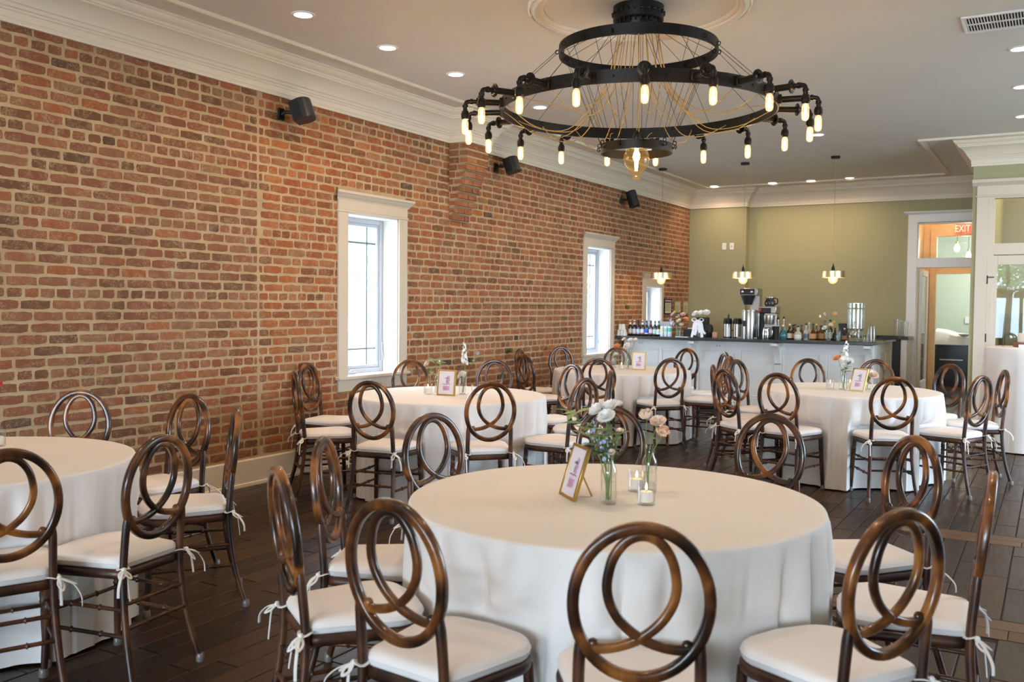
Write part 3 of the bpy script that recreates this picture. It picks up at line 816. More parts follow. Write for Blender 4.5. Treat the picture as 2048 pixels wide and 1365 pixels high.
for k in range(56):
    t = 2 * pi * k / 56; z = .755 + .193 * sin(t); pts.append((.1675 * cos(t), back_y(z), z))
ringmb.tube(pts, 1.0, closed=True, up=pn, sect=rsect(.0140, .0150, .008))
loopmb = MB()
half = [(.070, .872), (.083, .822), (.084, .785), (.073, .745), (.046, .703), (.003, .667), (-.045, .646), (-.092, .637), (-.132, .640)]
ribbon = [(-x, z) for (x, z) in reversed(half)] + [(-.040, .913), (0, .928), (.040, .913)] + half
loopmb.tube(catmull([(x, back_y(z), z) for (x, z) in ribbon], 4), 1.0, up=pn, sect=rsect(.0100, .0126, .0065))
loopmb.ball((0, back_y(.6665), .6665), .0185, (1, .62, .8), 12, 8)
for sgn in (1, -1): loopmb.ball((sgn * .116, back_y(.648) + .004, .649), .0145, (1, .85, .9), 10, 7)
seatmb = stack_layers([(.008, .420), (.001, .426), (0, .436), (.001, .448), (.008, .455)])
cushmb = stack_layers([(.02, .4555), (.008, .459), (.004, .466), (.0035, .476), (.0005, .480), (.0035, .484), (.006, .492), (.014, .499), (.03, .504), (.06, .507), (.11, .5085), (.15, .509)])
def rear_leg(s):
    mb = MB(); p = catmull([(s * .146, back_y(.672) + .002, .675), (s * .150, back_y(.6) + .001, .6), (s * .152, -.197, .46), (s * .156, -.203, .33), (s * .166, -.228, .17), (s * .183, -.272, .012)], 4)
    n = len(p); return mb.tube(p, [.0105 + .005 * min(1, i / 3.0) if i < 4 else .0160 - .003 * (i / (n - 1)) for i in range(n)], 12)
def front_leg(s):
    mb = MB(); prof = [(.430, .0165), (.375, .0165), (.352, .0155), (.346, .0195), (.338, .0145), (.330, .0195), (.322, .0145), (.305, .017), (.285, .0145), (.278, .0185), (.270, .0145), (.2, .0158), (.1, .0148), (.012, .0125)]
    p = [(s * (.172 + .018 * (.43 - z) / .43), .158 + .02 * (.43 - z) / .43, z) for z, r in prof]
    return mb.tube(p, [r for z, r in prof], 12)
def cap_mb(x, y): return MB().lathe([(.0001, 0), (.0165, 0), (.0175, .004), (.0168, .03), (.014, .034)], 12, (x, y, 0))
def rung(a, b, r=.0085):
    a = Vector(a); b = Vector(b); ts = [0, .28, .3, .315, .33, .35, .65, .67, .685, .70, .72, 1]; rs = [r, r, r * 1.0, r * 1.55, r, r, r, r, r * 1.55, r, r, r]
    return MB().tube([a.lerp(b, t) for t in ts], rs, 8)
def leg_pt(front, s, z):
    if front: return (s * (.172 + .018 * (.43 - z) / .43), .158 + .02 * (.43 - z) / .43, z)
    return (s * (.156 + .010 * (.33 - z) / .16 if z < .33 else s * s * .155), -.203 - .025 * max(.33 - z, 0) / .16, z)
def tie_mb(s, k):
    rr = random.Random(k); mb = MB(); c = Vector((s * .153, -.198, .466))
    pts = [c + Vector((.02 * cos(t), .02 * sin(t), .004 * sin(t * 2))) for t in [2 * pi * i / 12 for i in range(12)]]
    mb.tube(pts, .0065, 6, closed=True, flat=.4)
    mb.tube([c + Vector((-s * .012, .018, .0)), c + Vector((-s * .03, .04, .008)), c + Vector((-s * .045, .06, .014))], .006, 6, flat=.4)
    kn = c + Vector((s * .016, -.018, .0)); mb.ball(kn, .0095, seg=8, rings=5)
    for q in (-1, 1):       # loops
        d = Vector((s * (.03 + .02 * rr.random()) if q > 0 else s * .004, -.012 - .012 * rr.random() if q > 0 else -.035, -.018 - .02 * rr.random()))
        side = Vector((-d.y, d.x, .3 * d.z)).normalized() * .011
        mb.tube(catmull([kn, kn + d * .6 + side, kn + d * 1.15, kn + d * .6 - side, kn], 4), .0048, 6, flat=.45)
    for q in (0, 1):        # tails
        out = Vector((s * (.025 + .03 * rr.random()) if q else -s * .02 * rr.random(), -.015 - .02 * rr.random(), 0))
        ln = .07 + .05 * rr.random()
        mb.tube(catmull([kn, kn + out * .8 + Vector((0, 0, -.018)), kn + out * (1.4 if q else 1.1) + Vector((0, 0, -ln * .6)), kn + out * (1.5 if q else 1.3) + Vector((0, 0, -ln))], 4), .0055, 6, flat=.4)
    return mb
def make_chair():
    t = bpy.data.objects.new('dining_chair', None); COL.objects.link(t); t.empty_display_size = .05
    seatmb.obj('seat_frame', M_WOODLEG, t, ang=50); cushmb.obj('cushion', M_CUSH, t, ang=60)['label'] = 'white seat cushion'
    ringmb.obj('back_ring', M_WOOD, t, ang=60); loopmb.obj('back_loop', M_WOOD, t, ang=60)
    for s in (-1, 1):
        l = rear_leg(s).obj('leg', M_WOODLEG, t, ang=60); cap_mb(s * .1835, -.273).obj('rubber_cap', M_FOOT, l)
        l = front_leg(s).obj('leg', M_WOODLEG, t, ang=60); cap_mb(s * .190, .178).obj('rubber_cap', M_FOOT, l)
        for z in (.305, .205): rung(leg_pt(True, s, z), leg_pt(False, s, z)).obj('stretcher', M_WOODLEG, t, ang=60)
        tie_mb(s, 5 + s).obj('tie', M_TIE, t, ang=60)['label'] = 'white cushion tie'
    for z in (.325, .235): rung(leg_pt(False, -1, z), leg_pt(False, 1, z)).obj('stretcher', M_WOODLEG, t, ang=60)
    rung(leg_pt(True, -1, .26), leg_pt(True, 1, .26)).obj('stretcher', M_WOODLEG, t, ang=60)
    return t
TABLES = {1: (-1.412, 3.167), 2: (-4.147, 6.108), 3: (-1.56, 8.51), 4: (-4.204, 9.625), 5: (-4.25, 2.30)}
RING_C = {1: (-1.393, 3.262), 2: (-4.227, 6.233), 3: (-1.58, 8.65), 4: (-4.262, 9.695), 5: (-4.265, 2.38)}
# world position of the top of each chair back, turn (degrees) away from facing the table centre, label
CHAIRS = [
 (1, -2.124, 2.157, 0, 'oval-back chair seen almost edge on at the far left of the nearest table'),
 (1, -2.461, 2.738, 0, 'oval-back chair seen obliquely at the left of the nearest table, behind the edge-on one'),
 (1, -1.527, 1.964, 0, 'large oval-back chair at front left of the nearest table, tilted in view'),
 (1, -.847, 2.080, 3, 'oval-back chair squarely in front of the nearest table, back towards us'),
 (1, -.330, 2.590, 0, 'large oval-back chair at front right of the nearest table'),
 (1, -.161, 3.338, 0, 'oval-back chair seen edge on at the right side of the nearest table'),
 (1, -.480, 4.108, 0, 'oval-back chair at right behind the nearest table with bright glare on its back'),
 (1, -1.193, 4.567, 0, 'reddish oval-back chair behind the nearest table, just right of the peach flowers'),
 (1, -1.999, 4.442, 0, 'oval-back chair behind the flowers and number frame of the nearest table'),
 (1, -2.575, 3.634, 0, 'oval-back chair behind the left part of the nearest table'),
 (2, -4.991, 5.244, 0, 'oval-back chair at the left of the table by the window, nearer of two overlapping'),
 (2, -5.567, 6.002, 0, 'oval-back chair close to the brick wall, left of the table by the window'),
 (2, -4.008, 4.935, 0, 'oval-back chair in front of the table by the window, left of its pair'),
 (2, -3.278, 5.324, 0, 'oval-back chair in front of the table by the window, right of its pair'),
 (2, -2.910, 6.023, 0, 'oval-back chair at the right of the window table, turned to its left'),
 (2, -3.084, 6.843, 0, 'thin edge-on chair back above the white carnations, right of the window table'),
 (2, -3.701, 7.391, 0, 'chair with strong white glare on its oval back, between the two left tables'),
 (2, -4.599, 7.528, 0, 'oval-back chair against the bricks behind the window table, right of its flowers'),
 (2, -5.225, 7.022, 0, 'oval-back chair behind the window table, in front of the window casing'),
 (4, -5.466, 9.501, 0, 'dark edge-on chair by the brick wall at the left of the far table'),
 (4, -5.398, 10.422, 0, 'oval-back chair by the brick wall behind the far table at its left'),
 (4, -4.777, 10.788, 0, 'oval-back chair behind the far table, hidden partly by its orange flower'),
 (4, -3.926, 8.394, 0, 'oval-back chair at front left of the far table, back towards us'),
 (4, -3.336, 8.874, 0, 'oval-back chair at front right of the far table, right of its gold frame'),
 (4, -3.930, 11.003, 0, 'oval-back chair behind the far table at its right, before the bar panels'),
 (4, -3.282, 10.453, 0, 'chair with white glare at the right of the far table, before the bar'),
 (4, -2.977, 9.638, 0, 'dark oval-back chair at the right of the far table, overlapped by the right table chairs'),
 (4, -4.87, 8.56, 0, 'edge-on chair at the left of the far table, nearer than the one by the bricks'),
 (3, -2.660, 8.125, 0, 'edge-on chair at the extreme left of the right-hand table'),
 (3, -2.388, 7.600, 0, 'narrow oval-back chair at front left of the right-hand table, white ties at its seat'),
 (3, -2.726, 9.042, 0, 'oval-back chair at back left of the right-hand table, before the bar'),
 (3, -1.897, 7.406, 0, 'oval-back chair in front of the right-hand table, left of its pair'),
 (3, -2.179, 9.704, 0, 'reddish oval-back chair behind the right-hand table, left of the flowers'),
 (3, -1.045, 7.539, 0, 'oval-back chair in front of the right-hand table, right of its pair'),
 (3, -1.563, 9.982, 0, 'reddish oval-back chair behind the right-hand table, right of the purple number card'),
 (3, -.847, 9.646, 0, 'oval-back chair at the right before the dark doorway cabinet'),
 (3, -.488, 8.145, 0, 'oval-back chair at front right of the right-hand table, leaning in view'),
 (3, -.365, 9.008, 0, 'oval-back chair at the far right beside the tall cake table'),
 (5, -4.927, 3.407, 0, 'chair with bluish glare behind the left table, against the bricks'),
 (5, -4.226, 3.611, 0, 'oval-back chair behind the left table, near the baseboard'),
 (5, -3.535, 3.307, 0, 'edge-on chair at the right of the left table'),
 (5, -3.012, 2.432, 6, 'oval-back chair at the right front of the left table, back to us'),
 (5, -3.171, 1.904, 0, 'oval-back chair cut by the left picture edge, at the left table'),
]
GROUPS = {1: 'chairs around the nearest table', 2: 'chairs around the window table', 3: 'chairs around the right-hand table', 4: 'chairs around the far table', 5: 'chairs around the left table'}
proto = None; SEATS = {k: [] for k in TABLES}
for (tb, px, py, turn, label) in CHAIRS:
    c = proto
    if proto is None: proto = c = make_chair()
    else: c = copy_tree(proto)
    cx, cy = RING_C[tb]; f = Vector((cx - px, cy - py)); f.normalize()
    a = atan2(f.y, f.x) + radians(turn); f = Vector((cos(a), sin(a)))
    c.location = (px + f.x * .249, py + f.y * .249, 0); c.rotation_euler = (0, 0, a - pi / 2)
    tag(c, label, 'chair', GROUPS[tb]); SEATS[tb].append((c.location.x, c.location.y, a))

# ------------------------------------------------------------------ round tables and floor-length cloths
TZ = .765
def cloth_mb(seed, R=.762, zt=TZ, n=420, amp=.100, flare=.012, hem=.012, lobes=(10, 15, 19, 31), seats=(), org=(0, 0), rot=0.0):
    rr = random.Random(seed); ph = [rr.uniform(0, 2 * pi) for _ in range(6)]
    mb = MB(); rows = []
    flat = [(0.2 * R, zt), (.52 * R, zt), (.82 * R, zt), (R - .03, zt), (R - .012, zt - .0006), (R - .003, zt - .004), (R, zt - .010)]
    drops = [.02, .045, .08, .12, .17, .21, .235, .26, .30, .36, .43, .53, .62, .69, zt - hem - .01 - .0]
    drops = [d * (zt - hem) / (.765 - .012) for d in drops[:-1]] + [zt - hem]
    def fold(t):
        w1 = lobes[0] * t + ph[0] + 1.3 * sin(2 * t + ph[4]) + .7 * sin(5 * t + ph[1]); w2 = lobes[1] * t + ph[2] + 1.2 * sin(3 * t + ph[5])
        c1 = abs(cos(w1 / 2.0 if False else w1)); c2 = abs(cos(w2))
        a1 = .75 + .25 * sin(3 * t + ph[3])
        return .62 * a1 * (c1 ** .7 - .5) + .30 * (c2 ** .8 - .5) + .10 * cos(lobes[3] * t + ph[3])
    vs = [(0, 0, zt)]
    T = [2 * pi * k / n for k in range(n)]
    for (r, z) in flat: vs += [(r * cos(t), r * sin(t), z) for t in T]
    for d in drops:
        q = d / (zt - hem); g = min(1, (q / .22)) ** .75; 
        for t in T:
            f = fold(t + .02 * q); r = R + .004 + flare * q + amp * g * (f * .85 - .20)
            z = zt - .010 - d * (1 - .010 / (zt - hem)) + (.006 * f if d == drops[-1] else 0)
            if seats and z < .56:          # the cloth is pushed in where a seat stands against it
                wgt = min(1, (.56 - z) / .035); a = t + rot; ox = cos(a); oy = sin(a)
                for (sx_, sy_, sa) in seats:
                    rx, ry = sin(sa), -cos(sa); fx, fy = cos(sa), sin(sa)
                    qx, qy = org[0] + r * ox - sx_, org[1] + r * oy - sy_
                    lx = qx * rx + qy * ry; ly = qx * fx + qy * fy
                    if abs(lx) < .27 and -.3 < ly < .3:
                        lim = .236 - .06 * max(0, (abs(lx) - .10) / .12) ** 2
                        if abs(lx) > .225: lim -= (abs(lx) - .225) * 4
                        if ly < lim: r -= wgt * (lim - ly) * .98
            vs.append((r * cos(t), r * sin(t), max(z, .004)))
    fs = [(0, 1 + k, 1 + (k + 1) % n) for k in range(n)]
    for i in range(len(flat) + len(drops) - 1):
        a = 1 + i * n; b = a + n
        for k in range(n):
            k2 = (k + 1) % n; fs.append((a + k, b + k, b + k2, a + k2))
    return mb.add(vs, fs)
TLAB = {1: 'nearest, at the centre front', 2: 'beside the tall window on the left', 3: 'on the right, in front of the bar end', 4: 'far one by the second window', 5: 'cut off by the left picture edge'}
for k, (cx, cy) in TABLES.items():
    t = thing('round_table', 'round banquet table under a white cloth, ' + TLAB[k], 'table', (cx, cy, 0), 0, 'round dining tables')
    MB().lathe([(.0001, .735), (.742, .735), (.748, .74), (.748, .756), (.742, .7605), (.0001, .7605)], 48).obj('tabletop', M_PLANK2, t)
    for a in range(4):
        q = a * pi / 2 + .5; MB().tube([(.42 * cos(q), .42 * sin(q), .735), (.48 * cos(q), .48 * sin(q), 0)], .016, 10).obj('leg', M_IRON, t)
    o = cloth_mb(20 + k, seats=SEATS[k], org=(cx, cy), rot=.7 * k).obj('tablecloth', M_CLOTH, loc=(cx, cy, 0), rotz=.7 * k, ang=70)
    tag(o, 'floor-length white cloth on the round table ' + TLAB[k], 'tablecloth', 'white round tablecloths')
# tall cocktail table with the cake at the right edge
KX, KY, KZ = -.27, 11.15, 1.085
t = thing('cocktail_table', 'tall round table under a white cloth at the right edge', 'table', (KX, KY, 0))
MB().lathe([(.0001, KZ - .03), (.37, KZ - .03), (.375, KZ - .02), (.37, KZ - .0045), (.0001, KZ - .0045)], 32).obj('tabletop', M_PLANK2, t); MB().tube([(0, 0, KZ - .03), (0, 0, .03)], .03, 12).obj('pole', M_IRON, t); MB().lathe([(.0001, 0), (.25, 0), (.25, .02), (.05, .03), (.0001, .03)], 24).obj('base', M_IRON, t)
o = cloth_mb(77, R=.385, zt=KZ, n=180, amp=.05, flare=.05, lobes=(5, 8, 12, 17)).obj('tablecloth', M_CLOTH, loc=(KX, KY, 0), ang=70); tag(o, 'long white cloth on the tall cake table at the right edge', 'tablecloth')

# ------------------------------------------------------------------ things on the tables
def number_card_material():
    mt, nt, b = newmat('watercolour_card')
    tc = N(nt, 'ShaderNodeTexCoord'); s = N(nt, 'ShaderNodeSeparateXYZ'); nt.links.new(tc.outputs['Object'], s.inputs[0])
    n1 = noise(nt, tc.outputs['Object'], 90, 4, .6); n2 = noise(nt, tc.outputs['Object'], 38, 3, .6)
    def block(x0, x1, z0, z1):
        w = mrange(nt, n1, .3, .7, -.006, .006)
        X = mathn(nt, 'ADD', s.outputs['X'], w); Z = mathn(nt, 'ADD', s.outputs['Z'], w)
        f = mathn(nt, 'MULTIPLY', mrange(nt, X, x0 - .002, x0 + .002, 0, 1), mrange(nt, X, x1 - .002, x1 + .002, 1, 0))
        return mathn(nt, 'MULTIPLY', f, mathn(nt, 'MULTIPLY', mrange(nt, Z, z0 - .002, z0 + .002, 0, 1), mrange(nt, Z, z1 - .002, z1 + .002, 1, 0)))
    c = mixc(nt, mathn(nt, 'MULTIPLY', block(.0, .026, -.006, .052), .75), rgb(238, 232, 242), rgb(176, 142, 196))
    c = mixc(nt, mathn(nt, 'MULTIPLY', block(-.03, .026, -.06, -.028), mrange(nt, n2, .3, .6, .45, .9)), c, rgb(192, 134, 176))
    c = mixc(nt, mathn(nt, 'MULTIPLY', block(-.024, .01, -.034, -.008), .35), c, rgb(206, 170, 208))
    nt.links.new(c, b.inputs['Base Color']); b.inputs['Roughness'].default_value = .35
    return mt
M_CARD = number_card_material()
def photo_frame(x, y, rot, label, number=None, lean=13):
    t = thing('table_number_frame', label, 'picture frame', (x, y, TZ), rot, 'gold table number frames')
    w, h, fw, d = .158, .205, .0125, .014
    Mx = Matrix.Rotation(radians(-lean), 4, 'X')
    mb = MB()
    mb.box(-w / 2, -w / 2 + fw, 0, d, 0, h, .002, Mx); mb.box(w / 2 - fw, w / 2, 0, d, 0, h, .002, Mx); mb.box(-w / 2 + fw, w / 2 - fw, 0, d, 0, fw, .002, Mx); mb.box(-w / 2 + fw, w / 2 - fw, 0, d, h - fw, h, .002, Mx)
    mb.obj('frame', M_GOLD, t)
    hold = MB().box(-w / 2 + fw, w / 2 - fw, .004, .006, -h / 2 + fw, h / 2 - fw).obj('card', M_CARD, t, smooth=False)
    hold.location = Mx @ Vector((0, 0, h / 2)); hold.rotation_euler = (radians(-lean), 0, 0)
    e = .0035
    text('script_word', 'table', .017, M_INK, hold, (0, e, .036), (radians(90), 0, 0), .0002)
    if number: text('number', number, .036, M_INK, hold, (0, e, .010), (radians(90), 0, 0), .0002)
    k = MB()
    for i in range(7): k.box(-.034 + i * .0105, -.034 + i * .0105 + .0075, e - .0004, e, -.0135 + .001 * (i % 2), -.0105 + .001 * ((i * 2) % 3))
    k.obj('fine_print', M_INK, hold, smooth=False)
    MB().box(-w / 2 + fw, w / 2 - fw, .008, .0125, fw, h - fw, 0, Mx).obj('backing', M_BLACK, t, smooth=False)
    a = Mx @ Vector((0, d, h * .62)); g = Vector((0, a.y + .055, 0.001))
    k = MB(); k.tube([a, a.lerp(g, .5), g], .010, 6, flat=.25, up=(0, 1, 0)); k.obj('easel_leg', M_GOLD, t)
    return t
photo_frame(-1.563, 3.070, radians(-43), 'gold framed table number card turned sideways, on the nearest table', '1', 17)
photo_frame(-4.115, 5.994, radians(8), 'gold framed card numbered 3 on the window table', '3', 8)
photo_frame(-1.472, 8.365, radians(-30), 'gold framed purple number card on the right-hand table', None, 16)
photo_frame(-4.016, 9.647, radians(10), 'gold framed number card on the far table', None, 8)

def vase(kind, x, y, z, label, group='glass bud vases', sc=1.0, water=.08):
    t = thing('bud_vase', label, 'vase', (x, y, z), 0, group)
    P = {'bottle': [(.027, .0), (.030, .004), (.030, .115), (.028, .128), (.018, .150), (.0155, .160), (.0155, .180), (.0185, .186), (.0185, .190)],
         'cylinder': [(.029, .0), (.032, .004), (.032, .172), (.033, .178)],
         'cone': [(.034, .0), (.036, .004), (.027, .09), (.022, .16), (.025, .185)],
         'small': [(.020, .0), (.024, .004), (.013, .03), (.022, .075), (.03, .105)],
         'square': [(.033, 0), (.035, .005), (.035, .13), (.036, .135)]}[kind]
    P = [(r * sc, h * sc) for r, h in P]
    outer = P; inner = [(max(r - .0028, .004), h + (.008 if i == 0 else 0)) for i, (r, h) in enumerate(P)]
    mb = MB(); mb.lathe([(.0001, 0)] + outer, 20, cap=False); mb.lathe(inner + [outer[-1]], 20, cap=False); mb.lathe([(.0001, inner[0][1]), inner[0]], 20, cap=False)
    mb.obj('glass', M_GLASS, t, ang=60)
    if water:
        wz = water * sc; pr_ = [(.0001, inner[0][1] + .001)] + [(r - .001, h) for r, h in inner if h < wz]
        pr_ += [(pr_[-1][0], wz), (.0001, wz)]
        MB().lathe(pr_, 18, cap=False).obj('water', M_WATER, t, ang=60)
    return t
def votive(x, y, z, label, lit=True):
    t = thing('votive_candle', label, 'candle', (x, y, z), 0, 'glass votive candles')
    mb = MB(); mb.lathe([(.0001, 0), (.030, 0), (.033, .004), (.034, .078), (.035, .081)], 22, cap=False); mb.lathe([(.0001, .010), (.028, .011), (.031, .016), (.0318, .078), (.035, .081)], 22, cap=False)
    mb.obj('holder', M_GLASS, t, ang=60)
    MB().lathe([(.0001, .0115), (.024, .0115), (.024, .046), (.021, .049), (.0001, .047)], 18).obj('wax', M_WAX, t)
    MB().tube([(0, 0, .046), (.001, 0, .055)], .0012, 5).obj('wick', M_BLACK, t)
    if lit:
        MB().lathe([(.0001, .053), (.0035, .058), (.0045, .064), (.0028, .072), (.0001, .080)], 10).obj('flame', M_FLAME, t)
    return t

def petal_ring(mb, c, axis, r, n, tilt, wid, curl, rr, off=0.0):
    axis = Vector(axis).normalized(); a = Vector((1, 0, 0)) if abs(axis.x) < .8 else Vector((0, 1, 0))
    u = (a - axis * a.dot(axis)).normalized(); v = axis.cross(u); c = Vector(c)
    for i in range(n):
        t = 2 * pi * (i + off) / n + rr.uniform(-.12, .12); d = u * cos(t) + v * sin(t); s = axis.cross(d)
        rows = []
        for q, ww in ((.08, .25), (.5, .9), (.85, 1.0), (1.0, .55)):
            el = radians(tilt) + curl * q * q
            p = c + (d * cos(el) + axis * sin(el)) * r * q * rr.uniform(.94, 1.06)
            w = wid * r * ww; up = axis * (rr.uniform(-.07, .07) * r)
            rows.append([p - s * w + up, p + axis * (-.08 * r), p + s * w - up])
        vs = [x for row in rows for x in row]; fs = []
        for k in range(3):
            for j in range(2): fs.append((k * 3 + j, k * 3 + j + 1, k * 3 + j + 4, k * 3 + j + 3))
        mb.add(vs, fs)
def blossom(kind, c, axis, r, seed):
    rr = random.Random(seed); mb = MB()
    if kind == 'ruffle':      # carnation, ranunculus, rose: many layers
        for tilt, q, n, curl in ((5, 1.0, 8, .25), (25, .95, 8, .2), (45, .85, 7, .15), (62, .75, 6, .05), (78, .62, 5, 0)):
            petal_ring(mb, c, axis, r * q, n, tilt, .42, curl, rr, rr.random())
    elif kind == 'cup':
        for tilt, q, n, curl in ((20, 1.0, 6, .6), (50, .9, 5, .5), (70, .8, 5, .4)): petal_ring(mb, c, axis, r * q, n, tilt, .5, curl, rr, rr.random())
    elif kind == 'open':
        petal_ring(mb, c, axis, r, 5, 18, .5, .15, rr); petal_ring(mb, c, axis, r * .7, 5, 40, .4, .1, rr, .5); mb.ball(Vector(c) + Vector(axis).normalized() * r * .15, r * .16, seg=6, rings=4)
    elif kind == 'tulip':
        petal_ring(mb, c, axis, r * 1.7, 3, 76, .36, .35, rr); petal_ring(mb, c, axis, r * 1.7, 3, 80, .36, .35, rr, .5)
    elif kind == 'bud':
        mb.ball(c, r, (.8, .8, 1.2), 8, 6)
    return mb
def leaf_shape(mb, base, tip, w, rr, bend=.2):
    base = Vector(base); tip = Vector(tip); d = tip - base; L = d.length; d.normalize()
    s = d.cross(Vector((rr.uniform(-.3, .3), rr.uniform(-.3, .3), 1))).normalized(); up = s.cross(d)
    rows = []
    for q, ww in ((0, .08), (.25, .75), (.5, 1), (.75, .7), (1, .05)):
        p = base + d * L * q + up * (-bend * L * q * q + bend * L * q * .5)
        rows.append([p - s * w * ww + up * w * .25 * ww, p, p + s * w * ww + up * w * .25 * ww])
    vs = [x for r in rows for x in r]; fs = []
    for k in range(4):
        for j in range(2): fs.append((k * 3 + j, k * 3 + j + 1, k * 3 + j + 4, k * 3 + j + 3))
    mb.add(vs, fs)
_fs = [0]
def flower(name, kind, base, head, r, mt, label, leaves=2, group=None, lm=None, face=None, lw=.011, ll=.05):
    """one cut stem: name, blossom kind, foot in the vase, head position"""
    _fs[0] += 1; rr = random.Random(500 + _fs[0]); b = Vector(base); h = Vector(head)
    t = thing(name, label, 'flower', b, 0, group); h = h - b
    mid = Vector((h.x * .35 + rr.uniform(-.01, .01), h.y * .35 + rr.uniform(-.01, .01), h.z * .55))
    path = catmull([(0, 0, 0.0), mid, h], 6); MB().tube(path, [.0022 - .0006 * i / len(path) for i in range(len(path))], 6).obj('stem', M_STEM, t)
    tang = (path[-1] - path[-3]).normalized()
    ax = Vector(face) if face else (tang + Vector((-.2, -.75, .2))).normalized()
    if kind == 'spire':
        mb = MB(); top = h + tang * r * 2.2
        n = 16
        for i in range(n):
            q = i / (n - 1); p = mid.lerp(top, .25 + .75 * q); rad = r * (1.0 - .62 * q); aa = i * 2.4
            d = Vector((cos(aa), sin(aa), .25)); sub = blossom('open', p + d * rad * .55, d, rad * .75, 900 + i); mb.add(sub.v, sub.f)
        mb.obj('blossom', mt, t, ang=80)
    elif kind == 'leafy':
        pass
    elif kind == 'florets':
        mb = MB()
        for i in range(14):
            q = i / 13; p = path[int(len(path) * .35)].lerp(h, q) if False else mid.lerp(h, q); aa = i * 2.4
            d = Vector((cos(aa), sin(aa), .3)); sub = blossom('open', p + d * r * .8, d, r * .62, 700 + i); mb.add(sub.v, sub.f)
        mb.obj('blossom', mt, t, ang=80)
    else: blossom(kind, h, ax, r, 300 + _fs[0]).obj('blossom', mt, t, ang=80)
    for i in range(leaves):
        q = rr.uniform(.55, .97); p = path[min(int(q * len(path)), len(path) - 1)]; aa = rr.uniform(0, 2 * pi)
        mb = MB(); leaf_shape(mb, p, p + Vector((cos(aa) * ll, sin(aa) * ll, rr.uniform(-.01, .035))), lw * rr.uniform(.7, 1.2), rr)
        mb.obj('leaf', lm or M_GREEN, t, ang=80)
    return t
def fl(tbl, name, kind, vx, vy, vz, u, v, dy, r, mt, label, **kw):
    h = at_y(u, v, vy + dy)
    k = random.Random(int(u * 7 + v)); flower(name, kind, (vx + k.uniform(-.008, .008), vy + k.uniform(-.008, .008), vz + .014), h, r, mt, label, group=tbl, **kw)

G1 = 'flowers on the nearest table'
x, y = -1.384, 3.064; vase('bottle', x, y, TZ, 'clear glass bottle vase holding white carnations on the nearest table')
fl(G1, 'white_carnation', 'ruffle', x, y, TZ, 1196, 823, .02, .037, M_PWHITE, 'leftmost white carnation in the glass bottle on the nearest table', leaves=4)
fl(G1, 'white_carnation', 'ruffle', x, y, TZ, 1220, 817, .04, .038, M_PWHITE, 'topmost white carnation in the glass bottle on the nearest table', leaves=3)
fl(G1, 'white_carnation', 'ruffle', x, y, TZ, 1214, 836, -.03, .036, M_PWHITE, 'lowest white carnation in the glass bottle on the nearest table', leaves=4)
fl(G1, 'blue_flower', 'florets', x, y, TZ, 1181, 846, -.02, .013, M_PBLUE, 'pale blue floret spray reaching left on the nearest table', leaves=5, ll=.07, lw=.016)
fl(G1, 'blue_flower', 'florets', x, y, TZ, 1206, 872, -.05, .014, M_PBLUE, 'pale blue floret spray in the middle of the nearest bouquet', leaves=6, ll=.07, lw=.018)
fl(G1, 'peach_flower', 'ruffle', x, y, TZ, 1240, 864, .02, .017, M_PPEACH, 'small peach flower at the right of the white carnations', leaves=4)
fl(G1, 'peach_flower', 'ruffle', x, y, TZ, 1224, 906, -.03, .015, M_PPEACH, 'small peach bloom at the rim of the nearest glass bottle', leaves=2)
fl(G1, 'leaf_sprig', 'leafy', x, y, TZ, 1150, 828, .0, .02, M_PALEGREEN, 'pale green leafy sprig arching left on the nearest table', leaves=9, lm=M_PALEGREEN, ll=.075, lw=.016)
fl(G1, 'leaf_sprig', 'leafy', x, y, TZ, 1190, 870, .03, .02, M_GREEN, 'dark green leaf sprig under the white carnations', leaves=9, ll=.08, lw=.020)
fl(G1, 'leaf_sprig', 'leafy', x, y, TZ, 1226, 862, .03, .02, M_GREEN, 'dark green leaf sprig at the right of the nearest bouquet', leaves=8, ll=.07, lw=.018)
x, y = -1.338, 3.339; vase('bottle', x, y, TZ, 'clear glass bottle vase holding peach flowers on the nearest table', sc=.98)
fl(G1, 'peach_flower', 'cup', x, y, TZ, 1294, 836, 0, .036, M_PPEACH, 'leftmost peach flower in the right bottle of the nearest table', leaves=0)
fl(G1, 'peach_flower', 'ruffle', x, y, TZ, 1316, 846, .02, .034, M_PPEACH, 'pale peach flower at the right in the right bottle of the nearest table', leaves=0)
fl(G1, 'peach_flower', 'cup', x, y, TZ, 1326, 869, -.03, .036, mat('deep_peach_petal', rgb(255, 216, 184), .7, var=.06, scale=60), 'deeper peach flower lowest in the right bottle of the nearest table', leaves=2)
votive(-1.262, 3.123, TZ, 'lit votive candle in front on the nearest table'); votive(-1.386, 3.33, TZ, 'lit votive candle between the two bottles on the nearest table')

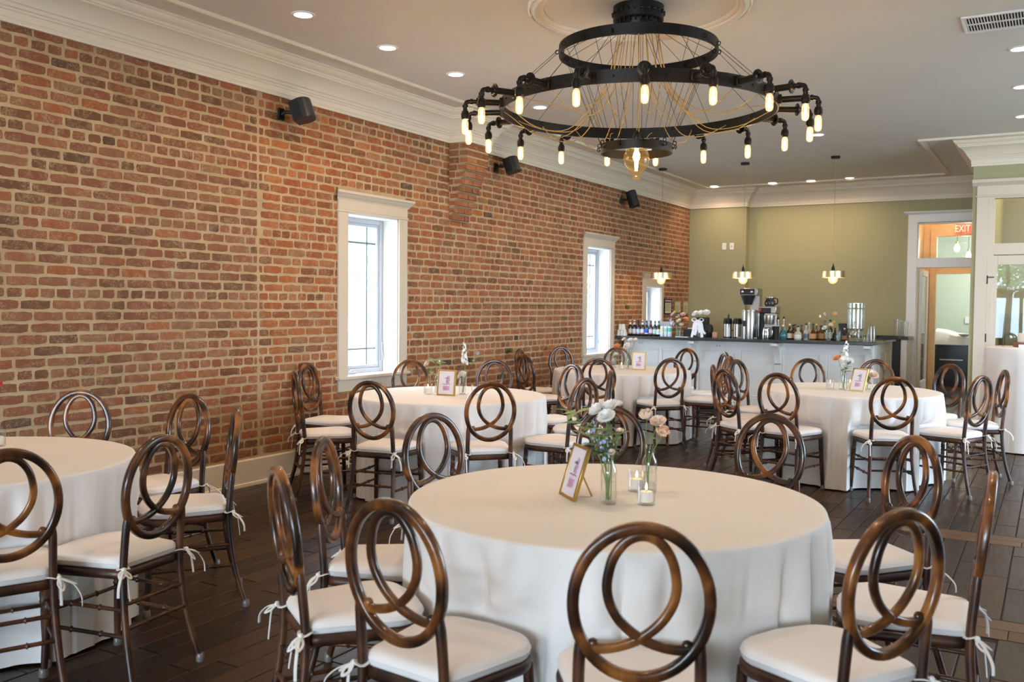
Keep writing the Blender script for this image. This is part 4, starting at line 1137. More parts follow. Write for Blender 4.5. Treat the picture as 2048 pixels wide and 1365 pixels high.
G2 = 'flowers on the window table'
x, y = -4.330, 6.20; vase('bottle', x, y, TZ, 'glass vase with a peach flower and pale leaves on the window table', sc=.9)
fl(G2, 'peach_flower', 'ruffle', x, y, TZ, 855, 729, -.02, .034, M_PPEACH, 'peach flower at the left on the window table', leaves=3, lm=M_PALEGREEN, ll=.08, lw=.02)
fl(G2, 'leaf_sprig', 'leafy', x, y, TZ, 871, 721, 0, .02, M_PALEGREEN, 'pale green leafy sprig beside the peach flower on the window table', leaves=7, lm=M_PALEGREEN, ll=.085, lw=.024)
fl(G2, 'flower_bud', 'bud', x, y, TZ, 879, 723, 0, .009, M_PPEACH, 'tiny bud on a thin stem on the window table', leaves=2, lm=M_PALEGREEN)
x, y = -4.072, 6.173; vase('cylinder', x, y, TZ, 'straight glass vase with white stock on the window table')
fl(G2, 'white_stock', 'spire', x, y, TZ, 929, 704, 0, .030, M_PWHITE, 'tall spire of white stock flowers on the window table', leaves=3, lm=M_PALEGREEN, ll=.08)
fl(G2, 'white_carnation', 'ruffle', x, y, TZ, 925, 752, -.03, .042, M_PWHITE, 'white ruffled bloom at the vase rim on the window table', leaves=2)
fl(G2, 'lilac_flower', 'cup', x, y, TZ, 955, 709, 0, .026, M_PLAV, 'lilac bell flower leaning right on the window table', leaves=4, lm=M_PALEGREEN, ll=.07)
votive(-4.300, 6.02, TZ, 'votive candle at the left of the number 3 card'); votive(-3.966, 6.199, TZ, 'votive candle at the right of the white stock on the window table', False)

G3 = 'flowers on the right-hand table'
x, y = -1.593, 8.449; vase('cone', x, y, TZ, 'tapered glass vase with cream and orange flowers on the right-hand table')
fl(G3, 'orange_flower', 'ruffle', x, y, TZ, 1675, 718, 0, .04, M_PORANGE, 'orange ranunculus at the left on the right-hand table', leaves=1)
fl(G3, 'cream_rose', 'ruffle', x, y, TZ, 1697, 725, 0, .045, M_PWHITE, 'cream rose in the middle of the right-hand table flowers', leaves=5, ll=.07, lw=.016)
fl(G3, 'white_stock', 'spire', x, y, TZ, 1691, 701, 0, .034, M_PWHITE, 'slim cream spire flower on the right-hand table', leaves=3)
fl(G3, 'cream_rose', 'ruffle', x, y, TZ, 1688, 732, -.02, .028, M_PWHITE, 'small cream bloom low in the right-hand table vase', leaves=4, ll=.06)
x, y = -1.415, 8.60; vase('small', x, y, TZ, 'small flared glass vase with one peach rose on the right-hand table')
fl(G3, 'peach_rose', 'ruffle', x, y, TZ, 1746, 752, -.02, .05, M_PPEACH, 'peach rose drooping right of the purple number card', leaves=3, ll=.07, lw=.018)
votive(-1.709, 8.483, TZ, 'lit votive candle at the left on the right-hand table'); votive(-1.568, 8.63, TZ, 'lit votive candle half hidden behind the purple number card')

G4 = 'flowers on the far table'
x, y = -4.389, 9.821; vase('bottle', x, y, TZ, 'glass bottle with an orange flower and greens on the far table')
fl(G4, 'orange_flower', 'ruffle', x, y, TZ, 1234, 694, 0, .042, M_PORANGE, 'orange ranunculus on the far table', leaves=5, ll=.08, lw=.014)
fl(G4, 'cream_rose', 'ruffle', x, y, TZ, 1233, 710, -.02, .03, M_PWHITE, 'small cream bloom under the orange flower on the far table', leaves=6, ll=.08, lw=.014)
x, y = -4.157, 9.689; vase('bottle', x, y, TZ, 'slim glass bottle with a large cream bloom on the far table')
fl(G4, 'cream_rose', 'ruffle', x, y, TZ, 1257, 694, 0, .062, M_PWHITE, 'large cream bloom on the far table', leaves=2)
fl(G4, 'peach_flower', 'open', x, y, TZ, 1248, 680, 0, .03, M_PPEACH, 'airy pale peach blossom at left above the cream bloom on the far table', leaves=0)
fl(G4, 'cream_blossom', 'open', x, y, TZ, 1261, 681, 0, .036, M_PWHITE, 'airy cream blossom topmost above the far table', leaves=0)
fl(G4, 'peach_flower', 'open', x, y, TZ, 1271, 680, 0, .026, M_PPEACH, 'airy peach blossom at right above the far table, against the bar front', leaves=0)
votive(-4.208, 9.62, TZ, 'lit votive candle beside the frame on the far table'); votive(-4.505, 9.80, TZ, 'votive candle at the left end of the far table')
_p = at_z(-3, 893, TZ); o = votive(_p.x, _p.y, TZ, 'glass votive at the left picture edge on the left table', False)

# cake on the tall table
cz = KZ
t = thing('cake_board', 'round wooden slab stand under the white cake', 'cake stand', (-.215, 11.12, cz)); MB().lathe([(.0001, 0), (.17, 0), (.175, .008), (.175, .04), (.17, .046), (.0001, .046)], 28).obj('slab', mat('walnut_slab', rgb(132, 84, 58), .55, var=.2, scale=12), t)
t = thing('cake', 'white frosted cake with a small flower on top, on a wooden slab', 'cake', (-.215, 11.12, cz + .046))
MB().lathe([(.0001, 0), (.125, 0), (.135, .012), (.132, .03), (.136, .05), (.131, .07), (.133, .085), (.122, .1), (.0001, .103)], 28).obj('frosting', mat('white_frosting', rgb(246, 242, 234), .6, bump=.4, bscale=40), t)
blossom('ruffle', (-.02, -.03, .118), (0, -.2, 1), .04, 41).obj('flower_topper', M_PWHITE, t, ang=80); MB().ball((-.0, -.05, .12), .012).obj('berry', mat('dark_berry', rgb(90, 40, 40), .4), t)
t = thing('place_card', 'small white card leaning on the wooden cake slab', 'card', (-.27, 10.925, cz)); MB().box(-.06, .06, 0, .012, 0, .032, .001).obj('card', M_PAPER, t)
o = MB(); rr = random.Random(4)
for k in range(6): leaf_shape(o, (0, 0, .004), (.05 * cos(k * 1.05), .05 * sin(k * 1.05), .02), .008, rr)
o = o.obj('gold_leaf_ornament', M_GOLD, loc=(-.475, 11.0, cz + .004)); tag(o, 'small gold leaf ornament at the left of the cake', 'ornament')
# pink flower just at the left picture edge
x, y = -4.55, 2.62; vase('bottle', x, y, TZ, 'glass bottle at the left table, just past the left picture edge', sc=.8)
fl('flowers on the left table', 'red_flower', 'cup', x, y, TZ, 1, 771, 0, .02, mat('coral_red_petal', rgb(232, 74, 92), .6), 'coral red petal tip at the left picture edge', leaves=1)

# ------------------------------------------------------------------ chandelier
CX, CYY = -2.492, 5.901
ch = thing('chandelier', 'large black iron three-ring chandelier with pipe arms and filament bulbs', 'chandelier', (CX, CYY, 0))
def band(R, z0, z1, th=.010, seg=96): return MB().lathe([(R - th, z0), (R, z0), (R, z1), (R - th, z1), (R - th, z0)], seg, cap=False)
mb = MB(); mb.lathe([(.0001, 3.40), (.165, 3.40), (.17, 3.405), (.17, 3.499)], 40, cap=False); mb.lathe([(.0001, 3.352), (.128, 3.352), (.132, 3.358), (.132, 3.40)], 32, cap=False)
for k in range(24):
    q = 2 * pi * k / 24; mb.ball((.172 * cos(q), .172 * sin(q), 3.45), .012, seg=6, rings=4); mb.tube([(.150 * cos(q), .150 * sin(q), 3.40), (.150 * cos(q), .150 * sin(q), 3.375)], .006, 6)
mb.obj('canopy', M_IRON, ch, ang=35)
band(.534, 3.172, 3.242, .008, 80).obj('upper_ring', M_IRON, ch, ang=35); band(.926, 2.782, 2.862, .010).obj('main_ring', M_IRON, ch, ang=35); band(.242, 2.515, 2.575, .008, 56).obj('lower_ring', M_IRON, ch, ang=35)
NA = 19
def pol(r, a, z): return Vector((r * cos(a), r * sin(a), z))
def eyelet(mb, c, a, r=.013):
    t = Vector((-sin(a), cos(a), 0)); pts = [c + Vector((cos(a), sin(a), 0)) * r * cos(q) + Vector((0, 0, r * sin(q))) for q in [2 * pi * i / 8 for i in range(8)]]
    mb.tube(pts, .0035, 5, closed=True)
ey = MB()
for k in range(16):
    a = 2 * pi * k / 16 + .1
    p0 = pol(.150, a, 3.372); p1 = pol(.520, a, 3.20); MB().tube([p0, p1], .0017, 5).obj('cable', M_CABLE, ch); eyelet(ey, pol(.512, a, 3.205), a); eyelet(ey, pol(.545, a, 3.20), a)
    p0 = pol(.547, a, 3.19); p1 = pol(.912, a + .06 * (1 if k % 2 else -1), 2.85); MB().tube([p0, p1], .0017, 5).obj('cable', M_CABLE, ch); eyelet(ey, pol(.908, a, 2.845), a, .011)
for k in range(10):
    a = 2 * pi * k / 10 + .25
    for dz in (-.035, .035):
        p0 = pol(.50, a + dz * 3, 3.19); p1 = pol(.245, a + dz, 2.585); MB().tube([p0, p1], .0015, 5).obj('cable', M_CABLE, ch)
    eyelet(ey, pol(.256, a, 2.578), a, .013); eyelet(ey, pol(.262, a, 2.552), a + 1.2, .013); ey.ball(pol(.245, a, 2.545), .008, seg=6, rings=4)
for k in range(38):
    a = 2 * pi * k / 38; ey.ball(pol(.927, a, 2.822), .008, seg=6, rings=4)
ey.obj('eye_bolts', M_IRON, ch, ang=60)['kind'] = 'stuff'
rc = random.Random(9)
armP = MB(); sockP = MB(); bulbP = MB(); filP = MB()
# arm along +x from the main ring, elbow turned down
armP.box(.922, .945, -.03, .03, 2.79, 2.85, .004)
armP.tube([(.94, 0, 2.82), (1.075, 0, 2.82)], .0205, 14)
Mx = Matrix.Translation((1.075, 0, 2.82)) @ Matrix.Rotation(pi / 2, 4, 'Y')
armP.lathe([(.0001, 0), (.040, 0), (.042, .003), (.042, .010), (.03, .012), (.024, .022), (.0001, .022)], 20, M=Mx)
armP.tube(catmull([(1.09, 0, 2.82), (1.135, 0, 2.82), (1.158, 0, 2.815), (1.168, 0, 2.80), (1.17, 0, 2.775), (1.17, 0, 2.755)], 4), .0145, 12)
armP.tube([(1.12, 0, 2.82), (1.137, 0, 2.82)], .019, 12); armP.tube([(1.17, 0, 2.795), (1.17, 0, 2.778)], .019, 12)
sockP.lathe([(.0001, 2.703), (.022, 2.703), (.024, 2.712), (.027, 2.716), (.027, 2.742), (.024, 2.748), (.021, 2.758), (.0001, 2.762)], 18, (1.17, 0, 0))
bulbP.lathe([(.0001, 2.602), (.010, 2.604), (.018, 2.610), (.0222, 2.622), (.0230, 2.640), (.0225, 2.680), (.0175, 2.697), (.013, 2.704)], 18, (1.17, 0, 0), cap=False)
for q in range(5):
    a = 2 * pi * q / 5; filP.tube([(1.17 + .0045 * cos(a), .0045 * sin(a), 2.692), (1.17 + .0055 * cos(a + .3), .0055 * sin(a + .3), 2.655), (1.17 + .004 * cos(a), .004 * sin(a), 2.625)], .0012, 5)
am = armP.mesh('lamp_arm', M_PIPE, ang=40); sm = sockP.mesh('socket', M_PIPE, ang=35); bm_ = bulbP.mesh('bulb', M_AMBER, ang=60); fm = filP.mesh('filament', M_FILA)
for k in range(NA):
    a = radians(-103 + 360 / NA * k)
    arm = linkmesh('lamp_arm', am, ch, rotz=a)
    linkmesh('socket', sm, arm); bo = linkmesh('bulb', bm_, arm); linkmesh('filament', fm, arm)
    l = bpy.data.lights.new('bulb_glow', 'POINT'); l.energy = BULB_W; l.color = (1.0, .68, .38); l.shadow_soft_size = .02
    lo = bpy.data.objects.new('bulb_glow', l); COL.objects.link(lo); lo.parent = arm; lo.location = (1.17, 0, 2.65)
    # gold cord from the canopy, drooping to the ring
    j = rc.uniform(-.1, .1); low = rc.uniform(2.66, 2.78)
    pts = [pol(.125, a, 3.36), pol(.135, a, 3.32), pol(.20, a + j * .3, 3.02), pol(.30, a + j, 2.86 + rc.uniform(-.02, .02)), pol(.48, a + j * 1.6, low), pol(.70, a + j * 1.2, low + .01), pol(.88, a + j * .4, 2.80), pol(.918, a, 2.822)]
    MB().tube(catmull(pts, 5), .0030, 6).obj('cord', M_CORD, ch)
MB().tube([(0, 0, 3.36), (.01, .0, 3.0), (0, 0, 2.66)], .0030, 6).obj('cord', M_CORD, ch)
sk = MB().lathe([(.0001, 2.605), (.024, 2.605), (.027, 2.612), (.025, 2.64), (.018, 2.66), (.008, 2.672), (.0001, 2.675)], 18).obj('big_socket', M_PIPE, ch)
MB().lathe([(.0001, 2.340), (.018, 2.341), (.026, 2.347), (.026, 2.356), (.020, 2.364), (.030, 2.376), (.060, 2.405), (.082, 2.44), (.089, 2.475), (.086, 2.51), (.066, 2.55), (.034, 2.58), (.022, 2.606)], 28, cap=False).obj('big_bulb', M_BIGAMBER, ch, ang=60)
f = MB()
for q in range(6):
    a = 2 * pi * q / 6; f.tube([(.010 * cos(a), .010 * sin(a), 2.555), (.014 * cos(a), .014 * sin(a), 2.48), (.007 * cos(a), .007 * sin(a), 2.40)], .0022, 5)
f.obj('filament', M_FILA, ch)
l = bpy.data.lights.new('bulb_glow', 'POINT'); l.energy = BIG_W; l.color = (1.0, .68, .38); l.shadow_soft_size = .03
lo = bpy.data.objects.new('bulb_glow', l); COL.objects.link(lo); lo.parent = ch; lo.location = (0, 0, 2.47)

# ------------------------------------------------------------------ brass pendants over the bar
for (px, lab) in ((-5.04, 'brass drum pendant lamp nearest the brick wall, over the bar'), (-3.82, 'middle brass drum pendant lamp over the bar'), (-2.60, 'right brass drum pendant lamp over the bar')):
    t = thing('pendant_lamp', lab, 'pendant lamp', (px, 12.93, 0), 0, 'brass pendant lamps over the bar')
    MB().lathe([(.0001, ZC - .03), (.055, ZC - .03), (.06, ZC - .026), (.06, ZC)], 24).obj('canopy', M_BLACK, t)
    MB().tube([(0, 0, ZC - .03), (0, 0, 2.06)], .0028, 6).obj('cord', M_CORD, t)
    MB().lathe([(.0001, 1.975), (.022, 1.975), (.022, 2.01), (.014, 2.035), (.006, 2.05), (.004, 2.075), (.0001, 2.076)], 16).obj('socket', M_BLACK, t)
    mb = MB(); mb.lathe([(.0001, 1.972), (.150, 1.972), (.153, 1.969), (.153, 1.882), (.150, 1.882), (.150, 1.967), (.0001, 1.969)], 40, cap=False); mb.obj('shade', M_BRASS, t, ang=30)
    MB().ball((0, 0, 1.862), .062, seg=20, rings=14).obj('bulb', M_AMBER, t)
    f = MB()
    for q in range(5): f.tube([(.012 * cos(q * 1.256), .012 * sin(q * 1.256), 1.895), (.016 * cos(q * 1.256), .016 * sin(q * 1.256), 1.862), (.009 * cos(q * 1.256), .009 * sin(q * 1.256), 1.83)], .0035, 5)
    f.obj('filament', M_FILA, t)
    l = bpy.data.lights.new('pendant_glow', 'POINT'); l.energy = PENDANT_W; l.color = (1.0, .74, .45); l.shadow_soft_size = .04
    lo = bpy.data.objects.new('pendant_glow', l); COL.objects.link(lo); lo.parent = t; lo.location = (0, 0, 1.85)

# ------------------------------------------------------------------ loudspeakers on the brick wall
def speaker(y, z, rot, vertical, label):
    t = thing('wall_speaker', label, 'speaker', (XW + .006, y, z), 0, 'black loudspeakers on the brick wall')
    MB().box(0, .02, -.035, .035, -.05, .05, .005).obj('wall_plate', M_BLACK, t)
    MB().tube(catmull([(.01, 0, 0), (.06, .01, .015), (.10, .03, .01)], 4), .016, 8).obj('bracket', M_BLACK, t)
    w, h, d = (.24, .165, .165) if not vertical else (.14, .24, .14)
    poly = [(-w / 2, 0), (w / 2, 0)] + [(w / 2 * cos(q) * 1.0, d * .55 + d * .45 * sin(q)) for q in [pi * i / 8 for i in range(9)]]
    poly = [(-w / 2 * .72, -.0), (w / 2 * .72, 0)] + poly[2:]
    Mr = Matrix.Translation((.115, .035, 0)) @ Matrix.Rotation(rot, 4, 'Z') @ Matrix.Rotation(radians(18), 4, 'X')
    b = MB(); tmp = MB().prism([(p[0], p[1]) for p in poly], -h / 2, h / 2, 'z')
    b.add([Mr @ Vector(p) for p in tmp.v], tmp.f); b.obj('cabinet', M_BLACK, t, ang=35)
    g = MB(); tmp = MB().prism([(w / 2 * cos(q) * .97, d * .56 + d * .46 * sin(q)) for q in [pi * i / 8 for i in range(9)]], -h / 2 + .008, h / 2 - .008, 'z')
    g.add([Mr @ Vector(p) for p in tmp.v], tmp.f); g.obj('grille', M_DARK, t, ang=35)
speaker(5.72, 3.045, radians(-62), False, 'black loudspeaker on the brick wall under the cornice, nearest one')
speaker(9.14, 3.05, radians(-70), False, 'black loudspeaker just right of the brick corbel')
speaker(12.70, 3.03, radians(-95), True, 'small upright black loudspeaker farthest along the brick wall')

# notices in frames at the far end of the brick wall
for (a, b, z0, z1, lab, red) in ((14.50, 14.84, 1.345, 1.60, 'framed notice with a maroon heading on the brick wall, left of three', True), (14.96, 15.27, 1.36, 1.575, 'middle framed notice on the brick wall by the bar', False), (15.38, 15.66, 1.345, 1.575, 'right framed notice on the brick wall next to the green corner', False)):
    t = thing('framed_notice', lab, 'notice', (XW + .008, 0, 0), 0, 'framed notices by the bar')
    mb = MB(); f_ = .018
    mb.box(0, .018, a, a + f_, z0, z1, .002); mb.box(0, .018, b - f_, b, z0, z1, .002); mb.box(0, .018, a + f_, b - f_, z0, z0 + f_, .002); mb.box(0, .018, a + f_, b - f_, z1 - f_, z1, .002); mb.obj('frame', M_GOLD if not red else M_BLACK, t)
    MB().box(0, .009, a + f_, b - f_, z0 + f_, z1 - f_).obj('paper', M_SIGN, t)
    k = MB()
    for i in range(7): k.box(.009, .0095, a + .04, b - .04 - .03 * (i % 3), z1 - .09 - i * .018, z1 - .085 - i * .018)
    k.obj('print_lines', M_INK, t, smooth=False)
    if red: MB().box(.009, .0096, a + .03, b - .03, z1 - .066, z1 - .04).obj('heading', M_GOLDINK, t, smooth=False)

# ------------------------------------------------------------------ bar
BZ = 1.04; BY = 12.55; BPY = 12.82; BXR = -2.0
def bx(u, y=BPY): return at_y(u, 700, y).x
bar = thing('bar_counter', 'white panelled bar cabinet with curved brackets along the back of the room', 'bar', (0, 0, 0))
mb = MB(); mb.box(XW + .04, BXR - .06, BPY, 13.2, .09, BZ - .042); mb.box(-2.62, BXR - .06, 13.2, 14.4, .09, BZ - .042); mb.obj('carcass', M_WHITE, bar, smooth=False)
mb = MB(); mb.box(XW + .04, BXR - .1, BPY + .05, 13.15, 0, .09); mb.box(-2.56, BXR - .1, 13.15, 14.35, 0, .09); mb.obj('toe_kick', M_BLACK, bar, smooth=False)
S2 = 2048 / 720
xs = [XW + .04, bx(1180 + 145 / S2), bx(1180 + 395 / S2), bx(1180 + 412 / S2), bx(1180 + 585 / S2), bx(1180 + 622 / S2), bx(1180 + 825 / S2), bx(1180 + 858 / S2), bx(1180 + 1050 / S2), bx(1180 + 1092 / S2), bx(1180 + 1310 / S2), bx(1180 + 1350 / S2), bx(1180 + 1565 / S2), BXR - .06]
pz0, pz1 = .22, .86
mb = MB(); t_ = .016; mb.box(xs[0], xs[-1], BPY - t_, BPY, pz1, BZ - .042, .003); mb.box(xs[0], xs[-1], BPY - t_, BPY, .09, pz0, .003)
for i in range(0, len(xs) - 1, 2):
    mb.box(xs[i], xs[i + 1], BPY - t_, BPY, pz0, pz1, .003)
mb.obj('stiles_and_rails', M_WHITE, bar)
for i in range(1, len(xs) - 1, 2):
    a, b = xs[i] + .012, xs[i + 1] - .012; q = MB(); m_ = .018
    q.box(a, b, BPY - .008, BPY, pz0 + .01, pz0 + .01 + m_, .003); q.box(a, b, BPY - .008, BPY, pz1 - .01 - m_, pz1 - .01, .003); q.box(a, a + m_, BPY - .008, BPY, pz0 + .028, pz1 - .028, .003); q.box(b - m_, b, BPY - .008, BPY, pz0 + .028, pz1 - .028, .003)
    q.box(a + m_, b - m_, BPY - .003, BPY, pz0 + .028, pz1 - .028); q.obj('panel', M_WHITE, bar)
# end panels on the right return
q = MB(); xe = BXR - .06
q.box(xe, xe + .016, BPY, 14.4, pz1, BZ - .042, .003); q.box(xe, xe + .016, BPY, 14.4, .09, pz0, .003)
for yy in (BPY, 13.30, 13.84, 14.30): q.box(xe, xe + .016, yy, yy + .10, pz0, pz1, .003)
q.obj('stiles_and_rails', M_WHITE, bar)
for a, b in ((BPY + .1, 13.30), (13.40, 13.84), (13.94, 14.30)):
    q = MB(); q.box(xe, xe + .008, a + .012, b - .012, pz0 + .01, pz1 - .01, .005); q.obj('panel', M_WHITE, bar)
for u in (1180 + 604 / S2, 1180 + 1072 / S2, 1180 + 1592 / S2):
    xc = bx(u); w = .042
    prof = [(BPY - t_, BZ - .05), (BPY - .235, BZ - .05), (BPY - .235, BZ - .085)] + [(BPY - .055 - .18 * (1 - sin(q)) , BZ - .085 - .2 * (1 - cos(q)) * 1.0) for q in [pi / 2 * i / 8 for i in range(9)]] + [(BPY - .055, BZ - .33), (BPY - t_, BZ - .35)]
    MB().prism(prof, xc - w, xc + w, 'x').obj('bracket', M_WHITE, bar, ang=30)
for u, v in ((1180 + 290 / S2, 520 + 472 / S2), (1437, 692), (1690, 699)):
    p = at_y(u, v, BPY - .016); q = MB(); q.box(p.x - .055, p.x + .055, BPY - .021, BPY - .016, p.z - .036, p.z + .036, .002); o = q.obj('outlet_plate', M_WHITE, bar)
    q = MB(); q.box(p.x - .033, p.x - .008, BPY - .023, BPY - .021, p.z - .014, p.z + .014, .001); q.box(p.x + .008, p.x + .033, BPY - .023, BPY - .021, p.z - .014, p.z + .014, .001); q.obj('socket_face', M_SASH, o)
t = thing('stone_countertop', 'dark grey stone bar top with a return at its right end', 'countertop')
q = MB(); q.box(XW + .03, BXR, BY, 13.28, BZ - .04, BZ, .006); q.obj('front_slab', M_STONE, t); q = MB(); q.box(-2.66, BXR, 13.2805, 14.45, BZ - .04, BZ, .006); q.obj('return_slab', M_STONE, t)
# counter along the back wall
FX0 = at_y(1783, 720, 15.26).x; FX1 = at_y(1800, 720, 15.26).x; FX2 = at_y(1813, 720, 15.26).x
t = thing('back_counter', 'low white cabinet with a dark top against the green wall behind the bar', 'cabinet')
q = MB(); q.box(XBUMP + .02, FX0 - .005, 15.28, YB - .01, .0, BZ - .04, .004); q.box(FX1, FX2, 15.28, YB - .01, 0, BZ - .04, .004); q.obj('body', M_WHITE, t); q = MB(); q.box(FX0, FX1 - .005, 15.26, YB - .02, .05, BZ - .045, .004); q.obj('fridge_front', M_DARK, t)
q = MB(); q.box(XBUMP + .01, FX2 + .02, 15.24, YB - .005, BZ - .04, BZ, .005); q.obj('top', M_STONE, t)
# wall plates on the green wall
for u, lab, hole in ((1448.5, 'white switch plate on the green wall, left of two', False), (1463.5, 'white cable socket plate on the green wall, right of two', True)):
    p = at_y(u, 493, YBUMP); t = thing('wall_plate', lab, 'wall plate', (p.x, YBUMP, p.z), 0, 'plates on the green wall')
    MB().box(-.036, .036, -.007, 0, -.058, .058, .003).obj('plate', M_WHITE, t)
    if hole: Mx = Matrix.Rotation(pi / 2, 4, 'X'); MB().lathe([(.0001, .007), (.008, .007), (.008, .012), (.0001, .012)], 12, M=Mx).obj('jack', M_BLACK, t)
    else: MB().box(-.016, .016, -.010, -.007, -.033, .033, .002).obj('rocker', M_PAPER, t)

# ------------------------------------------------------------------ things on the bar
YI = 12.78
def X(u, y=YI): return at_y(u, 670, y).x
# cups at the left end
rowd = .085; 
k = 0
for (du, z, w) in ((-5.5, 0, 'left cup of the lower row'), (0, 0, 'middle cup of the lower row'), (5.5, 0, 'right cup of the lower row'), (-2.6, .086, 'left cup of the upper row'), (2.6, .086, 'right cup of the upper row')):
    t = thing('patterned_cup', w + ', white patterned cups at the left end of the bar', 'cup', (X(1243.5 + du, 12.62), 12.62, BZ + z), 0, 'patterned cups stacked on the bar')
    MB().lathe([(.0001, .0845), (.025, .0845), (.028, .082), (.0355, .006), (.038, .004), (.038, 0), (.034, 0)], 18).obj('shell', mat('cup_pattern', rgb(226, 222, 212), .5, var=.3, scale=90) if k == 0 else bpy.data.materials['cup_pattern'], t); k += 1
t = thing('small_jar', 'small jar with a pale label beside the patterned cups on the bar', 'jar', (X(1253), YI - .04, BZ)); MB().lathe([(.0001, 0), (.026, 0), (.028, .004), (.028, .062), (.02, .072), (.02, .085), (.0001, .086)], 16).obj('body', mat('olive_glass', rgb(70, 66, 34), .15), t); MB().lathe([(.0287, .012), (.0287, .055)], 16, cap=False).obj('label', mat('pale_label', rgb(222, 214, 170), .6), t)
t = thing('wrapped_box', 'pinkish small box behind the cups on the bar', 'box', (X(1256, 12.98), 12.98, BZ)); MB().box(-.07, .07, -.04, .04, 0, .155, .004).obj('box', mat('pink_card', rgb(206, 170, 150), .7), t)
M_BEER = mat('dark_brown_bottle_glass', rgb(38, 20, 12), .08, coat=.5)
M_GREENB = mat('green_bottle_glass', rgb(22, 70, 46), .08, coat=.5)
beers = [(1262.0, (214, 206, 186), (222, 216, 200), 'cream label', (176, 120, 90)), (1270.1, (214, 214, 216), (206, 206, 214), 'pale grey label', (170, 176, 190)), (1278.2, (206, 208, 212), (40, 32, 28), 'silver label and dark neck', (150, 160, 180)), (1286.3, (216, 214, 214), (226, 222, 220), 'white label with a red mark', (186, 70, 70)),
         (1294.6, (44, 92, 186), (88, 120, 180), 'bright blue label', (230, 230, 240)), (1303.1, (214, 204, 206), (110, 60, 60), 'white label with a red foot', (178, 44, 60)), (1311.3, (196, 216, 214), (120, 150, 180), 'pale teal label', (80, 170, 150)), (1318.6, (212, 218, 212), (96, 170, 110), 'white oval label and green neck', (230, 234, 226))]
for i, (u, lc, nc, lt, ac) in enumerate(beers):
    t = thing('beer_bottle', 'brown beer bottle with ' + lt + ', in the row on the bar', 'bottle', (X(u), YI - .03, BZ), rc.uniform(-.3, .3), 'beer bottles on the bar')
    MB().lathe([(.0001, 0), (.028, 0), (.0305, .004), (.0305, .125), (.027, .145), (.017, .168), (.0135, .185), (.0125, .215), (.014, .218), (.014, .226), (.0001, .227)], 18).obj('glass', M_BEER, t)
    MB().lathe([(.0309, .028), (.0309, .10)], 18, cap=False).obj('label', mat('beer_label', (*[lin(c) for c in lc], 1), .5), t)
    MB().lathe([(.0311, .03), (.0311, .045)], 18, cap=False).obj('label_band', mat('beer_band', (*[lin(c) for c in ac], 1), .5), t)
    MB().lathe([(.0185, .167), (.0142, .186), (.0135, .200)], 18, cap=False).obj('neck_label', mat('beer_neck', (*[lin(c) for c in nc], 1), .5), t)
    MB().lathe([(.0145, .216), (.0148, .226), (.012, .230), (.0001, .2305)], 16).obj('cap', mat('beer_cap', (*[lin(c) for c in nc], 1), .35, .4), t)
for i, (u, c, lab) in enumerate(((1326.5, (226, 214, 150), 'tall white can with a yellow patch, left of three'), (1334.3, (150, 206, 214), 'tall white can with an aqua patch, middle of three'), (1342, (60, 190, 150), 'tall white can with a green patch, right of three'))):
    t = thing('drink_can', lab + ' on the bar', 'can', (X(u), YI - .05, BZ), 0, 'drink cans on the bar')
    MB().lathe([(.0001, .004), (.022, 0), (.0285, .008), (.0285, .135), (.024, .147), (.023, .150), (.0001, .148)], 18).obj('shell', mat('can_white', rgb(222, 226, 232), .35), t); MB().lathe([(.0289, .07), (.0289, .125)], 18, cap=False).obj('label', mat('can_patch', (*[lin(q) for q in c], 1), .4), t)
t = thing('beer_case', 'pale carton behind the cans on the bar', 'carton', (X(1331, 13.02), 13.02, BZ)); q = MB(); q.box(-.08, .08, -.06, .06, 0, .21, .003); q.box(-.082, .082, -.062, -.058, .19, .212, .001); q.obj('carton', mat('pale_carton', rgb(202, 200, 204), .7), t)
GB = 'flowers on the bar'
x = X(1359); y = YI - .05; vase('square', x, y, BZ, 'clear glass vase with a mixed bouquet on the bar', sc=1.15, water=.06, group='vases on the bar')
for (u, v, kind, r, mt, lab, nm) in ((1346, 630, 'ruffle', .04, M_PPINK, 'pink bloom at the upper left of the bar bouquet', 'pink_flower'), (1350, 626, 'cup', .03, M_PYEL, 'yellowish bloom topmost left in the bar bouquet', 'yellow_flower'), (1366, 630, 'ruffle', .042, M_PPINK, 'pale pink bloom at the upper right of the bar bouquet', 'pink_flower'), (1371, 640, 'ruffle', .046, M_PORANGE, 'orange ranunculus at the right of the bar bouquet', 'orange_flower'),
                                    (1358, 643, 'ruffle', .042, M_PPEACH, 'peach bloom in the middle of the bar bouquet', 'peach_flower'), (1345, 647, 'ruffle', .038, M_PWHITE, 'white bloom at the lower left of the bar bouquet', 'white_flower'), (1339, 637, 'florets', .024, M_PLAV, 'lilac spray at the far left of the bar bouquet', 'lilac_flower'), (1356, 634, 'ruffle', .034, M_PPEACH, 'apricot bloom near the top of the bar bouquet', 'peach_flower'), (1363, 650, 'ruffle', .036, M_PPEACH, 'pale peach bloom low in the bar bouquet', 'peach_flower')):
    fl(GB, nm, kind, x, y, BZ, u, v, 0, r, mt, lab, leaves=3, ll=.08, lw=.018)
